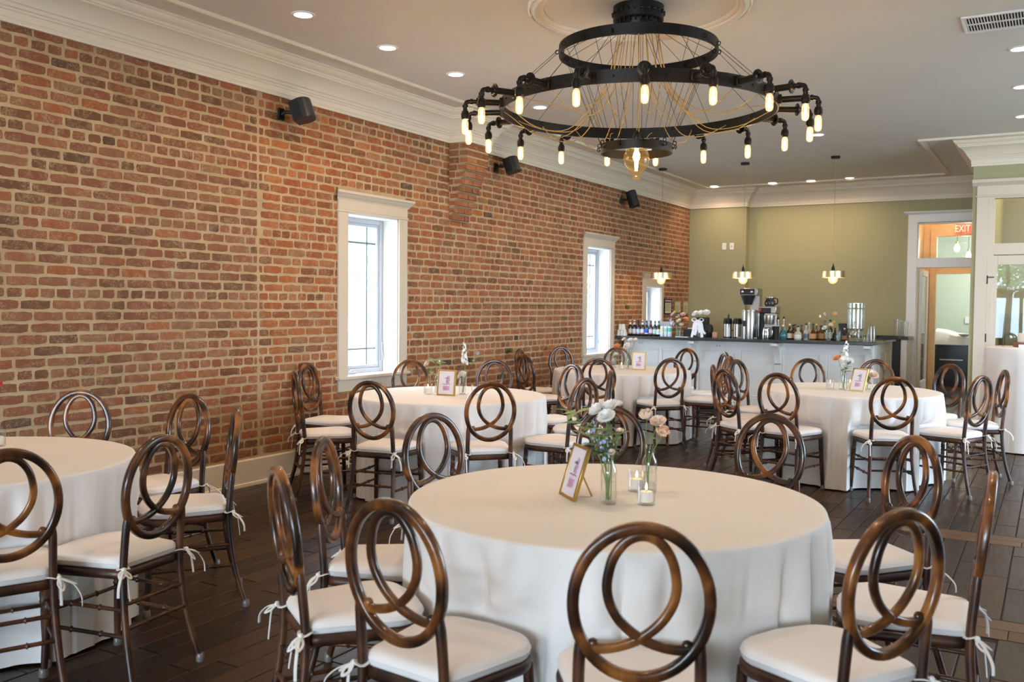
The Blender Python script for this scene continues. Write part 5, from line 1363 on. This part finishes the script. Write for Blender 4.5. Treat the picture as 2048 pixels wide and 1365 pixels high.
# white roses with hanging ribbons
x = X(1402); y = YI - .08; vase('cylinder', x, y, BZ, 'glass vase dressed with long white ribbons on the bar', sc=1.25, group='vases on the bar')
for (u, v, r) in ((1391, 629, .056), (1402, 628, .062), (1413, 627, .06)): fl(GB, 'white_rose', 'ruffle', x, y, BZ, u, v, 0, r, M_PWHITE, {1391: 'left', 1402: 'middle', 1413: 'right'}[u] + ' white rose above the ribbons on the bar', leaves=1)
rib = thing('ribbon_bow', 'white ribbons hanging in front of the white roses on the bar', 'ribbon', (x, y, BZ))
for i, (dx, w, l) in enumerate(((-.075, .034, .0), (-.03, .04, .03), (.022, .034, .07), (.06, .04, .0), (.085, .03, .05))):
    pts = catmull([(dx * .25, -.050, .24), (dx * .7, -.070, .19), (dx * .9, -.066, .1), (dx * 1.25 + .008 * (-1) ** i, -.07, .004 + l)], 5)
    q = MB(); q.tube(pts, w * .5, 8, flat=.06, up=(0, 1, 0)); q.obj('ribbon', M_PAPER, rib, ang=60)
q = MB()
for s_ in (-1, 1): q.tube(catmull([(0, -.06, .235), (s_ * .05, -.075, .275), (s_ * .085, -.07, .25), (s_ * .05, -.072, .225), (0, -.06, .235)], 4), .014, 8, flat=.35)
q.ball((0, -.066, .237), .016, seg=8, rings=6); q.obj('bow', M_PAPER, rib, ang=60)
t = thing('card_reader', 'black till with a pale slot behind the ribbons on the bar', 'till', (X(1394, 13.0), 13.0, BZ)); q = MB(); q.box(-.19, .16, -.06, .1, 0, .11, .006); q.obj('drawer', M_DARK, t); q = MB(); q.box(-.03, .16, -.02, .03, .13, .29, .01, Matrix.Rotation(radians(-12), 4, 'X')); q.box(.03, .09, .0, .04, .08, .16, .006); q.obj('screen', M_BLACK, t); q = MB(); q.box(-.12, .08, -.065, -.02, .112, .128, .003); q.obj('slot', M_SIGN, t)
t = thing('black_chair_back', 'dark rounded case behind the ribbons on the bar', 'case', (X(1417, 13.05), 13.05, BZ)); MB().lathe([(.0001, 0), (.06, 0), (.066, .01), (.066, .13), (.055, .17), (.03, .185), (.0001, .187)], 18).obj('case', M_DARK, t)
t = thing('napkin', 'flat white napkin at the foot of the ribbons on the bar', 'napkin', (X(1372), YI - .16, BZ)); MB().box(-.09, .09, -.04, .04, 0, .008, .002).obj('napkin', M_PAPER, t)
t = thing('wooden_box', 'small light wooden box left of the airpots on the bar', 'box', (X(1430.5, 12.95), 12.95, BZ)); MB().box(-.035, .035, -.03, .03, 0, .075, .003).obj('box', mat('light_wood', rgb(196, 150, 110), .6), t)
# airpots
for u, lab, sp in ((1455, 'left steel airpot with a black pump top on the bar', True), (1474.5, 'right steel airpot beside the tall coffee brewer', False)):
    y = 12.92; t = thing('airpot', lab, 'airpot', (X(u, y), y, BZ), 0, 'airpots on the bar')
    MB().lathe([(.0001, 0), (.058, 0), (.06, .006), (.06, .016), (.0001, .017)], 24).obj('base', M_BLACK, t); MB().lathe([(.0575, .016), (.0575, .195), (.0001, .196)], 24, cap=False).obj('body', M_STEEL, t)
    MB().lathe([(.0585, .195), (.062, .205), (.06, .25), (.05, .275), (.02, .28), (.0001, .28)], 24, cap=False).obj('pump_top', M_BLACK, t)
    q = MB(); q.tube(catmull([(0, -.05, .225), (0, -.085, .235), (0, -.095, .2)], 4), .012, 8); q.obj('spout', M_BLACK, t); q = MB(); q.tube(catmull([(.06, .0, .21), (.085, .02, .22), (.09, .02, .13), (.062, .0, .1)], 5), .008, 8); q.obj('handle', M_BLACK, t)
    if sp: q = MB(); q.tube([(.01, 0, .275), (.012, 0, .33)], .011, 8); q.obj('pump_lever', M_BLACK, t)
# tall brewer with urn
y = 12.93; t = thing('coffee_brewer', 'tall steel coffee brewer with a black control panel over its urn', 'coffee machine', (X(1500, y), y, BZ))
q = MB(); q.box(-.13, .13, -.13, .13, .60, .70, .006); q.obj('head', M_STEEL, t); q = MB(); q.box(-.115, .09, -.136, -.130, .612, .69, .002); q.obj('control_panel', M_BLACK, t)
for dx in (-.07, .06): MB().ball((dx - .01, -.138, .65), .017, (1, .4, 1), 10, 6).obj('knob', M_CHROME, t)
MB().lathe([(.0001, .47), (.055, .47), (.06, .49), (.095, .58), (.10, .60)], 20, (-.03, -.03, 0), cap=False).obj('funnel', M_BLACK, t); q = MB(); q.box(.0, .13, .0, .12, .02, .60, .004); q.obj('column', M_STEEL, t); q = MB(); q.box(-.14, .14, -.14, .14, 0, .02, .003); q.obj('foot_plate', M_STEEL, t)
t = thing('coffee_urn', 'brushed steel cylindrical coffee urn under the tall brewer', 'urn', (X(1498, 12.84), 12.84, BZ)); q = MB().lathe([(.0001, 0), (.098, 0), (.10, .01), (.10, .375), (.098, .382), (.104, .386), (.104, .394), (.0001, .40)], 28); q.obj('body', M_STEEL, t); q = MB(); q.tube([(-.03, -.098, .23), (-.03, -.128, .23)], .010, 8); q.box(-.045, -.015, -.15, -.12, .17, .25, .005); q.obj('tap', M_BLACK, t); q = MB(); q.box(-.038, -.022, -.103, -.098, .06, .36, .002); q.obj('sight_gauge', M_CHROME, t)
# smaller brewer with carafe on top
y = 12.96; t = thing('coffee_brewer', 'shorter coffee brewer with red lamps, right of the urn', 'coffee machine', (X(1537, y), y, BZ))
q = MB(); q.box(-.11, .13, -.12, .12, .355, .45, .006); q.obj('head', M_STEEL, t); q = MB(); q.box(-.108, .06, -.127, -.12, .36, .43, .002); q.obj('control_panel', M_BLACK, t); q = MB(); q.box(-.105, -.075, -.131, -.127, .375, .42, .001); q.ball((-.02, -.128, .385), .008, seg=8, rings=5); q.obj('red_lamp', mat('red_lamp', rgb(190, 24, 40), .4), t)
q = MB(); q.box(-.05, .12, -.05, .12, .02, .355, .004); q.obj('column', M_STEEL, t); q = MB(); q.box(-.12, .13, -.13, .12, 0, .03, .004); q.box(-.11, .02, -.02, .1, .03, .355, .004); q.obj('base', M_BLACK, t)
MB().lathe([(.0001, .20), (.07, .20), (.075, .22), (.085, .30), (.085, .325), (.0001, .33)], 20, (.02, -.06, 0)).obj('brew_funnel', M_STEEL, t)
t = thing('coffee_carafe', 'round glass coffee pot warming on top of the shorter brewer', 'carafe', (X(1539, y), y, BZ + .452)); MB().lathe([(.0001, 0), (.06, 0), (.075, .02), (.078, .05), (.06, .09), (.05, .1)], 22).obj('bowl', mat('dark_carafe_glass', rgb(50, 48, 48), .06, coat=.4), t); MB().lathe([(.05, .1), (.065, .115), (.066, .128), (.0001, .132)], 20, cap=False).obj('collar', M_STEEL, t); q = MB(); q.tube(catmull([(.06, 0, .11), (.1, 0, .1), (.1, 0, .04), (.075, 0, .03)], 4), .008, 8); q.obj('handle', M_BLACK, t)
t = thing('steel_pitcher', 'shiny steel pitcher in front of the shorter brewer', 'pitcher', (X(1532, 12.74), 12.74, BZ)); MB().lathe([(.0001, 0), (.05, 0), (.055, .01), (.05, .1), (.04, .14), (.046, .16), (.042, .16), (.0001, .12)], 22).obj('body', M_CHROME, t); q = MB(); q.tube(catmull([(.042, -.01, .14), (.085, -.015, .13), (.085, -.015, .05), (.052, -.01, .03)], 5), .007, 8); q.obj('handle', M_CHROME, t)
t = thing('black_cup_stack', 'stack of black cups with pale rims right of the steel pitcher', 'cups', (X(1551), YI, BZ)); q = MB()
for i in range(5): q.lathe([(.0001, .0 + i * .018), (.036, .0 + i * .018), (.047, .105 + i * .018), (.05, .107 + i * .018)], 18, cap=False)
q.obj('cups', M_BLACK, t); MB().lathe([(.03, .179), (.048, .181), (.049, .187), (.03, .187)], 18, cap=False).obj('rim', M_PAPER, t)
# liquor bottles
def liquor(u, y, h, r, glass, label, lab, capm=None, shape='round', neck=.35):
    t = thing('liquor_bottle', lab, 'bottle', (X(u, y), y, BZ), 0, 'liquor bottles on the bar')
    b = h * (1 - neck)
    P = [(.0001, 0), (r * .94, 0), (r, .006), (r, b * .82), (r * .85, b * .93), (r * .42, b * 1.06), (r * .34, b * 1.12), (r * .34, h * .93), (.0001, h * .93)] if shape == 'round' else [(.0001, 0), (r * .8, 0), (r, b * .3), (r, b * .55), (r * .7, b * .85), (r * .3, b * 1.05), (r * .3, h * .93), (.0001, h * .93)]
    MB().lathe(P, 18).obj('glass', glass, t)
    if label is not None: MB().lathe([(r * 1.012, b * .16), (r * 1.012, b * .66)], 18, cap=False).obj('label', label, t)
    MB().lathe([(r * .40, h * .9), (r * .40, h * .995), (.0001, h)], 12, cap=False).obj('cap', capm or M_BLACK, t)
    return t
M_TEALG = mat('teal_bottle_glass', rgb(36, 104, 112), .1, coat=.4); M_AMB = mat('amber_liquor', rgb(84, 44, 20), .1, coat=.4); M_CLR = mat('pale_clear_bottle', rgb(176, 176, 160), .12, coat=.4); M_DKG = mat('dark_liquor_glass', rgb(34, 30, 26), .1, coat=.4)
L_W = mat('white_label', rgb(214, 210, 200), .6); L_T = mat('tan_label', rgb(196, 150, 96), .6); L_B = mat('slate_label', rgb(96, 108, 128), .6); L_BL = mat('black_label', rgb(30, 30, 34), .5); L_O = mat('orange_label', rgb(152, 104, 66), .6)
for a in [(1556, 12.96, .30, .030, M_CLR, L_W, 'slim clear bottle with a dark pourer behind the black cups', None, 'round', .4),
          (1566, 12.80, .20, .052, M_TEALG, None, 'squat teal bottle with a gold stopper on the bar', M_GOLD, 'squat', .35), (1567, 13.0, .31, .032, M_CLR, L_W, 'tall pale bottle behind the teal one', None, 'round', .42),
          (1579, 12.86, .215, .038, M_DKG, L_W, 'dark bottle with a slanted white label right of the teal one', L_W, 'round', .4), (1586, 12.98, .20, .036, M_DKG, L_BL, 'dark bottle behind the slanted label bottle', None, 'round', .4),
          (1590, 12.9, .21, .034, M_AMB, L_T, 'amber bottle in the middle of the liquor row', None, 'round', .4), (1596, 12.8, .19, .048, M_CLR, L_W, 'wide bottle with a big white label in the liquor row', M_BLACK, 'round', .42),
          (1603, 12.98, .2, .034, M_AMB, L_O, 'amber bottle behind the wide white label', None, 'round', .4), (1612, 12.82, .225, .036, M_CLR, L_B, 'clear bottle with a slate blue label and dark pourer', None, 'round', .42),
          (1618, 12.99, .235, .030, M_CLR, L_W, 'slim clear bottle behind the slate blue label', M_STEEL, 'round', .4), (1626, 12.82, .225, .044, M_AMB, L_T, 'whiskey bottle with a round tan label', M_BLACK, 'squat', .4),
          (1632.5, 12.95, .22, .030, M_AMB, L_O, 'narrow amber bottle right of the whiskey bottle', M_GOLD, 'round', .4), (1642, 12.9, .20, .05, M_AMB, L_O, 'squat brown bottle just left of the tulip vase', M_BLACK, 'squat', .3),
          (1649, 13.02, .27, .034, M_GREENB, L_W, 'dark green bottle behind the tulip vase', None, 'round', .4), (1660, 13.02, .28, .034, M_DKG, L_W, 'tall dark bottle behind the bud vases', None, 'round', .4), (1670, 12.92, .17, .034, M_DKG, L_BL, 'short dark bottle between the bud vases', None, 'round', .4), (1689, 12.9, .17, .034, M_DKG, L_O, 'small dark bottle left of the drink dispenser', M_GOLD, 'round', .4)]:
    liquor(*a)
x = X(1656, 12.68); vase('square', x, 12.68, BZ, 'left bud vase with a pink tulip and white sprays on the bar', sc=1.1, water=.07, group='vases on the bar')
fl(GB, 'pink_tulip', 'tulip', x, 12.68, BZ, 1651, 632, 0, .028, M_PPINK, 'pink tulip standing tall on the bar', leaves=2, ll=.09)
fl(GB, 'white_flower', 'ruffle', x, 12.68, BZ, 1650, 657, 0, .04, M_PWHITE, 'white bloom leaning left at the tulip vase', leaves=2); fl(GB, 'white_flower', 'ruffle', x, 12.68, BZ, 1662, 651, 0, .036, M_PPEACH, 'pale blush bloom over the tulip vase', leaves=1); fl(GB, 'flower_bud', 'bud', x, 12.68, BZ, 1640, 633, 0, .016, M_PWHITE, 'pale round bud left of the pink tulip', leaves=1)
x = X(1677, 12.68); vase('bottle', x, 12.68, BZ, 'right bud vase with one orange flower on the bar', sc=1.05, group='vases on the bar')
fl(GB, 'orange_flower', 'cup', x, 12.68, BZ, 1671, 630, 0, .04, M_PORANGE, 'orange flower alone in the right bud vase on the bar', leaves=1); fl(GB, 'yellow_flower', 'ruffle', x, 12.68, BZ, 1668, 646, 0, .026, M_PYEL, 'small yellow bloom between the bud vases', leaves=0)
t = thing('black_canister', 'black box-like canister left of the drink dispenser', 'canister', (X(1686, 13.05), 13.05, BZ)); MB().box(-.055, .055, -.05, .05, 0, .23, .012).obj('body', M_BLACK, t)
# drink dispenser
M_RIBGLASS = thin_glass('ribbed_glass', (.95, .97, .96, 1), .9, .05, 2.0, .08)
y = 12.80; t = thing('drink_dispenser', 'tall clear ribbed drink dispenser on a glass stand at the right end of the bar', 'dispenser', (X(1711, y), y, BZ))
MB().lathe([(.105, 0), (.108, .005), (.1, .02), (.085, .14), (.098, .152), (.098, .158), (.082, .152), (.078, .14), (.094, .02), (.1, .002)], 28, cap=False).obj('stand', M_RIBGLASS, t)
q = MB(); n = 48; vs = []; rows = [(.159, .095), (.17, .106), (.42, .106), (.435, .1), (.44, .108), (.50, .108)]
for z, r in rows: vs += [((r + .003 * (k % 2)) * cos(2 * pi * k / n) if True else 0, (r + .003 * (k % 2)) * sin(2 * pi * k / n), z) for k in range(n)]
fs = [(i * n + k, i * n + (k + 1) % n, (i + 1) * n + (k + 1) % n, (i + 1) * n + k) for i in range(len(rows) - 1) for k in range(n)]; q.add(vs, fs); q.lathe([(.0001, .162), (.095, .162)], 28, cap=False); q.obj('jar', M_RIBGLASS, t, ang=20)
MB().lathe([(.0001, .165), (.1, .165), (.1, .40), (.0001, .40)], 28, cap=False).obj('water', M_WATER, t, ang=30); MB().lathe([(.112, .498), (.112, .508), (.03, .512), (.02, .53), (.0001, .532)], 28, cap=False).obj('lid', M_GLASS, t)
q = MB(); q.tube([(-.01, -.105, .225), (-.01, -.14, .225), (-.01, -.145, .195)], .009, 8); q.tube([(-.01, -.135, .232), (-.01, -.135, .25), (.03, -.135, .252)], .006, 6); q.obj('tap', M_CHROME, t)
k = 0
for u, y, h, r, lab in ((1732.5, 12.66, .10, .030, 'short stack of clear plastic cups right of the dispenser'), (1740, 12.76, .205, .040, 'tall left stack of clear plastic cups on the bar end'), (1746, 12.86, .205, .042, 'tall right stack of clear plastic cups on the bar end')):
    t = thing('plastic_cup_stack', lab, 'cups', (X(u, y), y, BZ), 0, 'plastic cup stacks'); q = MB()
    for i in range(6): q.lathe([(r, .0 + i * h * .1), (r * .72, h * .5 + i * h * .1), (.0001, h * .5 + i * h * .1)], 18, cap=False)
    q.obj('cups', M_GLASS, t)
t = thing('black_tray', 'black bar tray on the return of the bar top', 'tray', (X(1775, 14.0), 14.0, BZ)); q = MB(); q.box(-.16, .16, -.12, .12, 0, .012, .004); q.box(-.16, .16, .1, .12, .012, .05, .003); q.box(-.16, -.14, -.12, .1, .012, .05, .003); q.box(.14, .16, -.12, .1, .012, .05, .003); q.obj('tray', M_BLACK, t)
for dx, dy, h, lab in ((1794, 15.4, .27, 'left tall clear pitcher on the back counter by the doorway'), (1802, 15.5, .25, 'middle clear pitcher on the back counter by the doorway'), (1809, 15.42, .23, 'right clear pitcher on the back counter by the doorway')):
    t = thing('glass_pitcher', lab, 'pitcher', (X(dx, dy), dy, BZ), 0, 'glass pitchers'); MB().lathe([(.0001, 0), (.045, 0), (.048, .006), (.055, h), (.052, h), (.045, .01), (.0001, .008)], 20, cap=False).obj('glass', M_GLASS, t); q = MB(); q.tube(catmull([(.054, 0, h * .9), (.09, 0, h * .85), (.09, 0, h * .3), (.05, 0, h * .2)], 4), .006, 8); q.obj('handle', M_GLASS, t)

# ------------------------------------------------------------------ seen through the doorway
p0 = at_y(1912, 448, 17.3); p1 = at_y(1942, 466.5, 17.3)
t = thing('exit_sign', 'red glowing EXIT sign seen through the transom of the doorway', 'sign', ((p0.x + p1.x) / 2, 17.3, (p0.z + p1.z) / 2))
w = p1.x - p0.x; h = p0.z - p1.z
MB().box(-w / 2, w / 2, 0, .03, -h / 2, h / 2, .004).obj('face', mat('red_sign_face', rgb(226, 60, 40), .4, emit=rgb(255, 70, 48), estr=1.1), t)
text('lettering', 'EXIT', h * 1.0, mat('bright_sign_letters', rgb(255, 170, 150), .4, emit=rgb(255, 160, 140), estr=1.4), t, (-.012, -.002, -.006), (radians(90), 0, 0), .001).scale = (.70, 1, 1)
MB().tube([(0, .015, h / 2), (0, .015, ZC - ((p0.z + p1.z) / 2))], .008, 6).obj('stem', M_BLACK, t)
for (u, v, yy, lab) in ((1914, 496, 18.6, 'pear-shaped hanging bulb seen under the EXIT sign'), (1937, 511, 20.0, 'second hanging bulb seen at the right edge of the transom')):
    p = at_y(u, v, yy); t = thing('hanging_bulb', lab, 'bulb', (p.x, yy, p.z), 0, 'bulbs beyond the doorway')
    MB().tube([(0, 0, .1), (0, 0, 3.06 - p.z)], .004, 6).obj('cord', M_BLACK, t); MB().lathe([(.0001, .12), (.02, .12), (.024, .075), (.0001, .07)], 14).obj('socket', M_GOLD, t)
    MB().lathe([(.0001, -.075), (.03, -.065), (.048, -.03), (.045, .01), (.025, .06), (.018, .075)], 18, cap=False).obj('bulb', mat('lit_bulb', (1, 1, 1, 1), .5, emit=(1, .86, .62, 1), estr=4), t)
    l = bpy.data.lights.new('glow', 'POINT'); l.energy = 14; l.color = (1, .85, .66); l.shadow_soft_size = .05; lo = bpy.data.objects.new('glow', l); COL.objects.link(lo); lo.location = (p.x + .15, yy - .1, p.z + .05)
l = bpy.data.lights.new('hall_glow', 'POINT'); l.energy = 22; l.color = (1, .74, .48); l.shadow_soft_size = .1; lo = bpy.data.objects.new('hall_glow', l); COL.objects.link(lo); lo.location = (-1.4, 16.7, 3.1)
area('far_room_daylight', (.2, 19.6, 2.2), (-1.6, 20.6, 1.2), 1.2, 1.2, 60, DAY)
o = MB().lathe([(.0001, -.006), (.07, -.006), (.075, 0)], 20).obj('hall_light', M_LENS, loc=(at_z(1859, 452, ZC).x, 16.9, ZC)); tag(o, 'round ceiling light glimpsed through the transom', 'ceiling light')
YK = 19.4; zt = at_y(1900, 690, YK).z; x0 = at_y(1868, 690, YK).x
t = thing('black_bar_cart', 'black cabinet in the room beyond the doorway', 'cabinet', (x0, YK, 0)); q = MB(); q.box(0, 1.4, 0, .6, 0, .1); q.box(0, .06, 0, .6, .1, zt - .03, .004); q.box(.06, 1.4, .06, .6, .1, zt - .03); q.box(0, 1.4, 0, .6, zt - .03, zt, .004); q.obj('body', mat('blue_black_lacquer', rgb(18, 24, 30), .25), t); q = MB(); q.box(.1, .5, .05, .06, zt - .3, zt - .28, .002); q.obj('shelf_edge', M_STEEL, t)
t = thing('white_linen', 'folded white linen lying wavy on the black cabinet', 'linen', (x0, YK + .05, zt)); q = MB(); n = 24; vs = []
for i in range(n + 1):
    xx = 1.4 * i / n; zz = .27 - .08 * min(1, xx / .35) + .02 * sin(xx * 8)
    vs += [(xx, 0, 0), (xx, -.0, zz * .85), (xx, .06, zz), (xx, .45, zz + .03), (xx, .5, 0)]
fs = [(i * 5 + a, (i + 1) * 5 + a, (i + 1) * 5 + a + 1, i * 5 + a + 1) for i in range(n) for a in range(4)]; q.add(vs, fs); q.obj('linen', M_CLOTH, t, ang=60)
p = at_y(1929, 680, YK - .02); t = thing('white_bowl', 'shallow white bowl on the black cabinet beyond the doorway', 'bowl', (p.x, YK + .0, zt + .16)); MB().lathe([(.0001, 0), (.05, 0), (.12, .05), (.115, .05), (.05, .008), (.0001, .006)], 24).obj('bowl', M_WHITE, t)
p = at_y(1935, 641, 21.0); o = MB().box(-.05, .05, -.012, 0, -.07, .07, .003).obj('far_switch', M_WHITE, loc=(p.x, 20.99, p.z)); tag(o, 'white switch plate on the mint wall beyond the doorway', 'wall plate')
l = bpy.data.lights.new('vestibule_fill', 'POINT'); l.energy = 75; l.color = (1, .93, .80); l.shadow_soft_size = .12; lo = bpy.data.objects.new('vestibule_fill', l); COL.objects.link(lo); lo.location = (.7, 13.7, 3.2)  # fill lamp added to brighten the vestibule behind the door glass
# panelled dado glimpsed through the glazed door
q = thing('vestibule_cabinet', 'grey panelled cupboard seen through the glass of the right-hand door', 'cupboard', (0, 0, 0)); a = MB(); a.box(-.65, 1.2, 14.85, 15.19, 0, 1.42, .004); a.obj('body', mat('grey_green_paint', rgb(150, 148, 130), .6), q)
for i in range(6):
    for z0, z1 in ((.96, 1.36), (.5, .9)):
        b = MB(); b.box(-.62 + i * .28, -.62 + i * .28 + .24, 14.835, 14.85, z0, z1, .006); d = b.obj('drawer', mat('grey_drawer_paint', rgb(136, 136, 120), .6) if (i, z0) == (0, .96) else bpy.data.materials['grey_drawer_paint'], q); b = MB()
        for dx in (.08, .16): b.ball((-.62 + i * .28 + dx, 14.828, (z0 + z1) / 2), .014, seg=8, rings=5)
        b.obj('knob', M_BLACK, d)

# ------------------------------------------------------------------ outdoors, glimpsed through the panes
g = MB(); g.box(-40, -5.9, -30, 60, -.35, -.3); g.box(XR + .2, 40, -30, 60, -.35, -.3); g.box(-5.9, XR + .2, -30, YF - .2, -.35, -.3); g = g.obj('ground', mat('pale_paving', rgb(196, 192, 184), .9), smooth=False); structure(g, 'pale paving outside the windows')
M_FOL = mat('haze_paled_foliage', rgb(186, 204, 168), .8, var=.2, scale=3)  # leaf colour paled to paint in haze and overexposure
M_BARK = mat('grey_bark', rgb(120, 108, 96), .9)
def tree(x, y, h, r, label):
    rr = random.Random(int(x * 10 + y)); t = thing('tree', label, 'tree', (x, y, -.3), 0, 'trees outside the windows')
    MB().tube([(0, 0, 0), (.1, 0, h * .4), (0, .1, h * .7)], [.16, .12, .07], 8).obj('trunk', M_BARK, t); q = MB()
    for i in range(2200):
        d = Vector((rr.gauss(0, 1), rr.gauss(0, 1), rr.gauss(0, 1))).normalized() * (rr.random() ** .4) * r; c = d + Vector((0, 0, h - r * .6)); c.z = max(c.z, .5)
        a = Vector((rr.gauss(0, 1), rr.gauss(0, 1), rr.gauss(0, 1))).normalized() * .12; b = a.cross(Vector((rr.gauss(0, 1), rr.gauss(0, 1), rr.gauss(0, 1)))).normalized() * .08
        q.add([c - a, c + b, c + a, c - b], [(0, 1, 2, 3)])
    q.obj('foliage', M_FOL, t, smooth=False)['kind'] = 'stuff'
tree(-11.5, 15.0, 4.2, 2.0, 'pale green tree outside, seen through the nearest window'); tree(-15.5, 20.5, 5.5, 2.4, 'tall hazy tree outside, deeper behind the nearest window'); tree(-10.8, 24.5, 5.0, 2.2, 'hazy tree outside, seen through the second window')
tree(-1.9, -21.0, 5.4, 1.9, 'street tree reflected in the glazed door'); o = MB().box(-6, 5, -15.2, -15.05, 1.9, 2.25); o.box(-1.22, -1.1, -15.2, -15.05, -.3, 2.0); o = o.obj('porch_beam', mat('grey_porch_paint', rgb(150, 142, 130), .7), smooth=False); structure(o, 'grey porch beam outside the street front')
